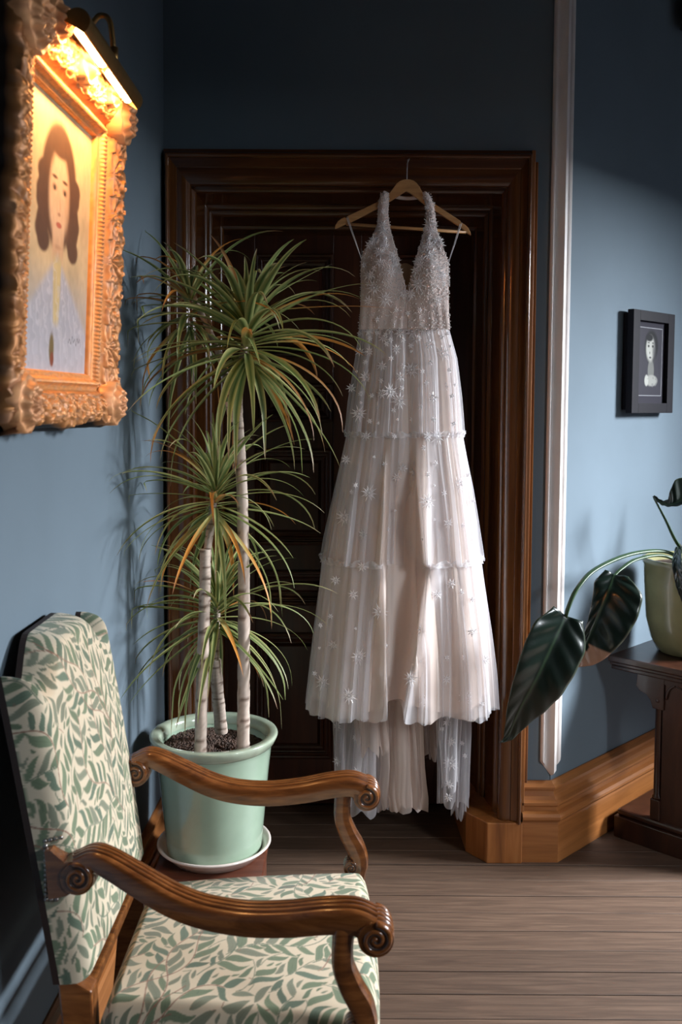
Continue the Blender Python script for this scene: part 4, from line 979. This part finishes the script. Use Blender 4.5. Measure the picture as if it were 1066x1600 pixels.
# bodice beading ------------------------------------------------------------------
def frames_on(g):
    g = np.asarray(g); du = np.gradient(g, axis=1); dv = np.gradient(g, axis=0); n = np.cross(du, dv); n /= np.linalg.norm(n, axis=2, keepdims=True)+1e-12
    s_ = np.where(n[..., 1:2] > 0, -1, 1); return n*s_
mb = MB(); rb = random.Random(5); msp = MB()
for g in (Lc, Rc):
    N_ = frames_on(g); nv, nu = g.shape[:2]; zt, zb_ = g[0, 0, 2], g[-1, 0, 2]
    cnt = 0
    while cnt < 2800:
        j = rb.randrange(nv); k = rb.randrange(nu); p = g[j, k]; w_ = np.linalg.norm(g[j, -1]-g[j, 0])
        if rb.random() > w_/.13+.12: continue
        dens = 1 if p[2] > 1.83 else .35
        if rb.random() > dens: continue
        n = N_[j, k]; s_ = rb.choice((.0009, .0013, .0018, .0026))*rb.uniform(.8, 1.1); c = p+n*(.0012+rb.random()*.0025)+np.array([rb.uniform(-.002, .002), 0, rb.uniform(-.002, .002)])
        mb.add([c+np.array(d)*s_ for d in ((1, 0, 0), (0, 1, 0), (-1, 0, 0), (0, -1, 0), (0, 0, 1), (0, 0, -1))], [(0, 1, 4), (1, 2, 4), (2, 3, 4), (3, 0, 4), (1, 0, 5), (2, 1, 5), (3, 2, 5), (0, 3, 5)]); cnt += 1
o = mb.build('bead_scatter', M['bead'], dr); o['kind'] = 'stuff'
# star-shaped bead applique ---------------------------------------------------------
def star_mesh(n, r, seedv, wd=.0007):
    rs = random.Random(seedv); m_ = MB()
    for k in range(n):
        a = 2*math.pi*k/n+rs.uniform(-.12, .12); L = r*(rs.uniform(.82, 1) if k % 2 == 0 else rs.uniform(.45, .65)); i0 = r*.14; c, s_ = math.cos(a), math.sin(a)
        w_ = wd*rs.uniform(.8, 1.3); z = .0018
        v = [(c*i0, s_*i0, 0), (c*L*.6-s_*w_, s_*L*.6+c*w_, 0), (c*L, s_*L, .0004), (c*L*.6+s_*w_, s_*L*.6-c*w_, 0), (c*L*.55, s_*L*.55, z)]
        m_.add(v, [(0, 4, 1), (1, 4, 2), (2, 4, 3), (3, 4, 0), (0, 1, 2, 3)])
    m_.grid([[(r*.13*math.cos(t)*math.cos(p), r*.13*math.sin(t)*math.cos(p), .001+.0022*math.sin(p)) for t in np.linspace(0, 6.283, 7)[:-1]] for p in (0, .7, 1.4)], True, closed_u=True)
    return m_
STARS = {}
for nm, n, r in (('L', 20, .0300), ('M', 16, .0190), ('S', 12, .0105), ('D', 6, .0055)):
    o = star_mesh(n, r, ord(nm), {'L': .0015, 'M': .0016, 'S': .0016, 'D': .0026}[nm]).build('beaded_star', M['star'], dr); STARS[nm] = o; o['used'] = False
def put_star(nm, p, n):
    src = STARS[nm]; n = (Vector(n).normalized()+Vector((0, -1.1, 0))).normalized(); up = Vector((random.uniform(-1, 1), 0, random.uniform(-1, 1))).normalized(); x = up.cross(n).normalized(); y_ = n.cross(x)
    o = src if not src.get('used') else src.copy()
    if o is not src: COL.objects.link(o)
    src['used'] = True; P_ = Vector(p)+n*.003+Vector((0, -.004, 0))
    mw = Matrix([[x[i], y_[i], n[i], P_[i]] for i in range(3)]+[[0, 0, 0, 1]])
    o.parent = dr; o.matrix_parent_inverse = Matrix.Identity(4); o.matrix_basis = Matrix.Translation(dr.location).inverted() @ mw
for lst, g in ((((598, 352, 'M'), (590, 395, 'M'), (612, 425, 'M'), (575, 430, 'M'), (603, 468, 'L'), (577, 470, 'M'), (618, 485, 'S'), (598, 330, 'S'), (585, 450, 'L'), (610, 400, 'M'), (570, 415, 'S'), (590, 500, 'S')), Lc),
               (((672, 352, 'L'), (653, 443, 'L'), (684, 470, 'M'), (668, 400, 'M'), (690, 430, 'M'), (655, 485, 'S'), (668, 325, 'S'), (636, 490, 'S')), Rc)):
    X_, Y_ = proj(g); N_ = frames_on(g)
    for px_, py_, nm in lst:
        j, k = np.unravel_index(np.argmin((X_-px_)**2+(Y_-py_)**2), X_.shape); put_star(nm, g[j, k], N_[j, k])
for g in (Lc, Rc):
    N_ = frames_on(g); rs_ = random.Random(12)
    for q in range(22):
        j = int(g.shape[0]*rs_.uniform(.28, .78)); k = rs_.randrange(2, 24); put_star(rs_.choice('SSSMM'), g[j, k], N_[j, k])
# skirt tiers --------------------------------------------------------------------------
XC = .205
kz = lambda py_: U(635, py_, DY)[2]
kx = lambda px_: U(px_, 700, DY)[0]
def tier(name, mat, keys, z0, z1, amp, ks, seedv, nu=520, nv=90, valley=0., hem=None, shrink=0., gather=.012, yc=DY, front_only=False):
    rs = np.random.default_rng(seedv); th = np.linspace(0, 2*math.pi, nu, endpoint=False); v = np.linspace(0, 1, nv)
    T_, V_ = np.meshgrid(th, v)
    hz = np.full_like(T_, z1) if hem is None else hem(T_)
    Z = z0+(hz-z0)*V_; K = np.array(keys)[::-1]     # rows z, xl, xr, depth
    xl = np.interp(Z, K[:, 0], K[:, 1]); xr = np.interp(Z, K[:, 0], K[:, 2]); dp = np.interp(Z, K[:, 0], K[:, 3])
    a = (xr-xl)/2-shrink; xc = (xr+xl)/2; b = dp-shrink*.6
    cu, su = -np.cos(T_), -np.sin(T_)          # th in (0, pi) is the front (towards the camera)
    X = xc+a*np.sign(cu)*np.abs(cu)**.92; Y = yc+b*np.sign(su)*np.abs(su)**.8
    f = np.zeros_like(T_); tg = np.zeros_like(T_)
    for k_, a_ in ks:
        ph = rs.uniform(0, 6.28); dr_ = rs.uniform(-.7, .7); w_ = np.sin(k_*T_+ph+dr_*V_+.5*np.sin(T_*3+ph*2))
        s_ = (1-np.abs(w_))*2-1 if rs.random() < .5 else w_
        grow = lerp(gather, 1.0, sm(V_/.9)**.8) if k_ < 30 else lerp(.7, .8, V_)
        f += a_*s_*grow; tg += a_*np.cos(k_*T_+ph+dr_*V_)*grow*.9
    f *= amp; tg *= amp
    n_ = np.stack([cu*b, su*a, 0*cu], -1); n_ /= np.linalg.norm(n_, axis=2, keepdims=True)+1e-9
    edge = np.clip((np.abs(su)), .25, 1)
    X = X+n_[..., 0]*f*.6-n_[..., 1]*tg*.55; Y = Y+n_[..., 1]*f*1.5*edge+n_[..., 0]*tg
    if valley:
        front = (su < 0); zz = [kz(1110), kz(876), kz(870), kz(690)]
        el = np.interp(Z, zz, [kx(606), kx(603), kx(600), kx(606)]); er = np.interp(Z, zz, [kx(626), kx(663), kx(658), kx(640)])
        c0 = (el+er)/2; wv = (er-el)/2+.004; d = (X-c0)/wv; ramp_ = sm((1.45-Z)/.35)
        vd = np.exp(-d**6)*ramp_*valley; Y = np.where(front, Y+vd, Y)
        # lobe edges roll forward and slightly over the hollow between them
        lip = np.exp(-((np.abs(d)-1.35)/.35)**2)*ramp_; Y = np.where(front, Y-.022*lip, Y); X = np.where(front, X-np.sign(d)*.010*lip, X)
    lim = np.where((X < IX0+.03) | (X > IX1-.06), FRY-.004, DOORY-.04); Y = np.minimum(Y, lim)
    P_ = np.stack([X, Y, Z], -1); mb = MB(); mb.grid(P_, True, closed_u=True); o = mb.build(name, mat, dr, recalc=False)
    return P_
def key(py_, l, r_, d): return (kz(py_), U(l, py_, DY)[0], U(r_, py_, DY)[0], d)
KEYS = [key(514, 562, 701, .060), key(560, 556, 713, .075), key(620, 547, 719, .09), key(680, 540, 723, .10), key(760, 523, 736, .115), key(875, 502, 750, .13), key(980, 489, 762, .145), key(1045, 481, 768, .155), key(1110, 474, 772, .16)]
z_w, z_1, z_2, z_h = kz(514), kz(680), kz(875), kz(1104)
def hem3(T_):
    x = -np.cos(T_); c = np.exp(-((x+.05)/.10)**4)*(np.sin(T_) > 0)
    return z_h+.052*c+.006*np.sin(T_*7)+.003*np.sin(T_*23)+.010*np.abs(x)**6*0
# inner nude lining, then two layers of tulle per tier
tier('lining', M['lining'], KEYS, z_w, z_h+.03, .010, ((6, 1), (13, .6), (29, .15)), 31, 360, 60, valley=.06, shrink=.022, gather=.25, hem=lambda T: z_h+.035+.02*np.sin(T*5))
tier('underskirt', M['tulle_n'], KEYS, z_w, z_h+.01, .012, ((6, .9), (14, .7), (29, .15)), 32, 460, 70, valley=.06, shrink=.008, gather=.2, hem=hem3)
fine = ((7, .8), (15, .8), (33, .55), (71, .22))
A1 = tier('tulle_tier', M['tulle_b'], KEYS, z_w, z_1, .0115, ((5, .6), (11, .9), (23, .45)), 41, 560, 60, valley=.03, gather=.35)
tier('tulle_tier', M['tulle_a'], KEYS, z_w, z_1-.004, .0095, ((8, .8), (17, .6), (31, .25)), 42, 520, 50, valley=.03, shrink=.004, gather=.35)
A2 = tier('tulle_tier', M['tulle_b'], KEYS, z_1, z_2, .0145, ((4, .9), (9, 1.), (19, .45), (41, .12)), 43, 700, 70, valley=.08, gather=.25)
tier('tulle_tier', M['tulle_a'], KEYS, z_1, z_2-.004, .012, ((6, .9), (13, .7), (29, .2)), 44, 560, 50, valley=.07, shrink=.004, gather=.25)
A3 = tier('tulle_tier', M['tulle_b'], KEYS, z_2, z_h, .017, ((4, 1.), (9, 1.), (18, .40), (43, .10)), 45, 760, 90, valley=.11, hem=hem3, gather=.22)
tier('tulle_tier', M['tulle_a'], KEYS, z_2, z_h+.004, .015, ((6, 1.), (13, .8), (27, .2)), 46, 600, 70, valley=.10, shrink=.005, hem=hem3, gather=.22)
# gathered ruffle headings at the tier seams, and hem binding lines
def ruffle(Prow, seedv, h=.012):
    rs = np.random.default_rng(seedv); n = len(Prow); t = np.arange(n); c = Prow.mean(0); g = []
    out = Prow-c; out[:, 2] = 0; out /= np.linalg.norm(out, axis=1, keepdims=True)
    for j, q in enumerate((-.35, 0, .35, .7, 1.)):
        wv = (.0035*np.sin(t*.55+rs.uniform(0, 6))+.0025*np.sin(t*.23))*(abs(q)+.1)
        g.append(Prow+out*(.0035+wv[:, None]+.003*abs(q))+np.array([0, 0, 1])*(q*h*(1+.35*np.sin(t*.31)))[:, None])
    mb = MB(); mb.grid(np.array(g), True, closed_u=True); mb.build('ruffle', M['tulle_a2'], dr, recalc=False)
ruffle(A2[0], 1); ruffle(A3[0], 2, .014)
mb = MB(); 
for k in range(0, 0): pass
# train: sheets that fall behind and below the front hem
def sheet(name, mat, rows, Y_, amp, ks, seedv, zig=.012, nu=150, nv=60):
    rs = np.random.default_rng(seedv); K = np.array([(U(l, py_, Y_)[2], U(l, py_, Y_)[0], U(r_, py_, Y_)[0]) for py_, l, r_ in rows])[::-1]
    u = np.linspace(0, 1, nu); v = np.linspace(0, 1, nv); U_, V_ = np.meshgrid(u, v); zt, zb_ = K[-1, 0], K[0, 0]
    jag = zig*(np.abs(((U_*5.3+rs.random()) % 1)-.5)*2-.5)+zig*.4*np.sin(U_*31+rs.random()*6)
    Z = zt+(zb_-zt)*V_+jag*V_**3; xl = np.interp(Z, K[:, 0], K[:, 1]); xr = np.interp(Z, K[:, 0], K[:, 2])
    X = xl+(xr-xl)*U_; Y = np.full_like(X, Y_)
    for k_, a_ in ks:
        ph = rs.uniform(0, 6.28); d_ = rs.uniform(-1, 1); w_ = k_*U_*2*math.pi+ph+d_*V_+.6*np.sin(V_*3+ph); Y += a_*amp*np.sin(w_)*lerp(.4, 1, V_); X += a_*amp*.5*np.cos(w_)*lerp(.4, 1, V_)
    Y = np.minimum(Y, DOORY-.03)
    P_ = np.stack([X, Y, Z], -1); mb = MB(); mb.grid(P_, True); mb.build(name, mat, dr, recalc=False); return P_
fk = ((1.3, 1.2), (3, .9), (6.5, .35), (13, .10))
sheet('train', M['lining'], [(1040, 603, 665), (1120, 601, 664), (1200, 604, 668), (1240, 600, 672), (1262, 606, 668)], 3.20, .016, fk, 51, .016)
sheet('train', M['tulle_n'], [(1040, 598, 668), (1120, 598, 665), (1200, 600, 670), (1240, 597, 674), (1264, 602, 672)], 3.165, .02, fk, 52, .02)
sheet('train', M['tulle_n'], [(1060, 560, 612), (1160, 556, 610), (1262, 560, 606)], 3.22, .016, fk, 53, .02)
T1 = sheet('train', M['tulle_b'], [(1060, 519, 610), (1140, 519, 612), (1200, 518, 610), (1268, 517, 606)], 3.17, .020, fk, 54, .022)
sheet('train', M['tulle_a'], [(1060, 524, 604), (1150, 522, 598), (1235, 524, 590)], 3.13, .022, fk, 55, .03)
sheet('train', M['tulle_n'], [(1060, 545, 600), (1110, 552, 606), (1172, 560, 608)], 3.11, .022, fk, 56, .03)
T2 = sheet('train', M['tulle_b'], [(1070, 684, 738), (1150, 682, 736), (1255, 680, 730)], 3.13, .018, fk, 57, .024)
sheet('train', M['tulle_b'], [(1070, 700, 736), (1160, 704, 735), (1272, 708, 726)], 3.17, .014, fk, 58, .02)
T3 = sheet('train', M['tulle_a'], [(1070, 690, 730), (1160, 686, 722), (1225, 692, 716)], 3.10, .016, fk, 59, .03)
sheet('train', M['tulle_n'], [(1050, 650, 700), (1130, 655, 690), (1180, 664, 684)], 3.22, .014, fk, 60, .03)
# place the beaded stars where the photograph has them, then scatter smaller ones
def placer(g, front=True):
    X_, Y_ = proj(g); N_ = frames_on(g)
    d = (g-CAMP); msk = np.zeros(X_.shape)
    return X_, Y_, N_
def stars_on(g, lst, yfront):
    X_, Y_, N_ = placer(g); ok = g[..., 1] < yfront
    for px_, py_, nm in lst:
        cost = (X_-px_)**2+(Y_-py_)**2+np.where(ok, 0, 1e6); c_ = cost.min(); cand = cost < max(c_+6, 9); dist = np.where(cand, g[..., 1], 9e9); j, k = np.unravel_index(np.argmin(dist), X_.shape); put_star(nm, g[j, k], N_[j, k])
z1s = [(575, 590, 'L'), (643, 575, 'L'), (624, 625, 'L'), (692, 640, 'L'), (688, 553, 'L'), (560, 645, 'L'), (611, 612, 'L'), (579, 550, 'M'), (595, 571, 'M'), (586, 635, 'M'), (594, 615, 'M'), (691, 603, 'M'), (677, 620, 'M'), (652, 606, 'M'), (625, 588, 'M'), (562, 548, 'M'), (550, 605, 'M'), (648, 530, 'M'), (621, 545, 'M'), (577, 656, 'S'), (595, 592, 'S'), (563, 613, 'S'), (580, 616, 'S'), (610, 560, 'S'), (569, 565, 'S'), (645, 655, 'S'), (708, 660, 'S'), (704, 617, 'S'), (703, 578, 'S'), (661, 580, 'S'), (668, 597, 'S'), (676, 655, 'S'), (630, 605, 'S'), (613, 640, 'S'), (655, 636, 'S'), (641, 548, 'D'), (713, 600, 'D'), (555, 580, 'D'), (566, 630, 'D'), (590, 660, 'D'), (622, 655, 'D'), (705, 540, 'D'), (632, 570, 'S'), (671, 565, 'S')]
stars_on(A1, z1s, DY)
wst = [(574, 516, 'M'), (590, 518, 'S'), (600, 522, 'S'), (645, 517, 'L'), (622, 520, 'M'), (685, 514, 'M'), (668, 518, 'S'), (562, 520, 'S'), (700, 520, 'S'), (632, 532, 'S'), (610, 530, 'S'), (656, 528, 'S'), (688, 528, 'S'), (580, 528, 'S'), (567, 512, 'S'), (583, 511, 'M'), (610, 513, 'M'), (634, 511, 'S'), (658, 512, 'M'), (676, 510, 'S'), (694, 512, 'S'), (602, 538, 'S'), (640, 540, 'S'), (670, 536, 'M'), (597, 528, 'M')]
stars_on(A1, wst, DY)
z2s = [(535, 808, 'L'), (566, 833, 'M'), (715, 757, 'L'), (578, 768, 'L'), (620, 748, 'M'), (738, 845, 'M'), (702, 815, 'M'), (669, 782, 'L'), (647, 803, 'L'), (628, 830, 'M'), (693, 770, 'S'), (606, 770, 'D'), (619, 797, 'D'), (680, 757, 'D'), (680, 811, 'D'), (602, 723, 'S'), (630, 733, 'M'), (646, 738, 'M'), (555, 755, 'S'), (682, 722, 'S'), (733, 740, 'S'), (737, 782, 'S'), (538, 718, 'M'), (548, 770, 'S'), (594, 828, 'D'), (607, 827, 'S'), (660, 842, 'D'), (585, 712, 'D'), (670, 740, 'S'), (574, 680, 'M'), (618, 676, 'S'), (685, 678, 'L'), (671, 682, 'M'), (660, 700, 'S'), (720, 820, 'S')]
stars_on(A2, z2s, DY)
z3s = [(522, 905, 'M'), (553, 926, 'M'), (592, 956, 'L'), (563, 1025, 'L'), (502, 1065, 'L'), (544, 1085, 'L'), (519, 1007, 'M'), (514, 962, 'S'), (633, 925, 'M'), (705, 909, 'M'), (684, 928, 'M'), (718, 924, 'S'), (658, 986, 'M'), (736, 985, 'M'), (594, 1052, 'M'), (670, 1094, 'L'), (730, 1090, 'L'), (760, 1030, 'M'), (610, 1000, 'L'), (566, 870, 'M'), (675, 868, 'M'), (616, 925, 'S'), (637, 988, 'D'), (554, 979, 'D'), (674, 972, 'S'), (722, 1025, 'S'), (700, 1027, 'S'), (659, 1033, 'S'), (498, 977, 'S'), (602, 1005, 'S'), (712, 970, 'D'), (740, 935, 'S'), (640, 1060, 'L'), (755, 1098, 'S'), (700, 1060, 'M'), (497, 1010, 'D'), (490, 1050, 'S')]
stars_on(A3, z3s, DY)
stars_on(T2, [(700, 1128, 'M'), (720, 1121, 'S'), (703, 1157, 'M'), (720, 1161, 'S'), (703, 1190, 'L'), (724, 1180, 'S'), (701, 1223, 'M'), (700, 1243, 'M'), (693, 1138, 'S')], 4)
stars_on(T1, [(570, 1130, 'L'), (525, 1135, 'M'), (554, 1152, 'M'), (525, 1188, 'M'), (556, 1203, 'M'), (590, 1120, 'S')], 4)
for o in STARS.values():
    if not o.get('used'): bpy.data.objects.remove(o)
    else: del o['used']
for o in bpy.data.objects:
    if 'used' in o.keys(): del o['used']
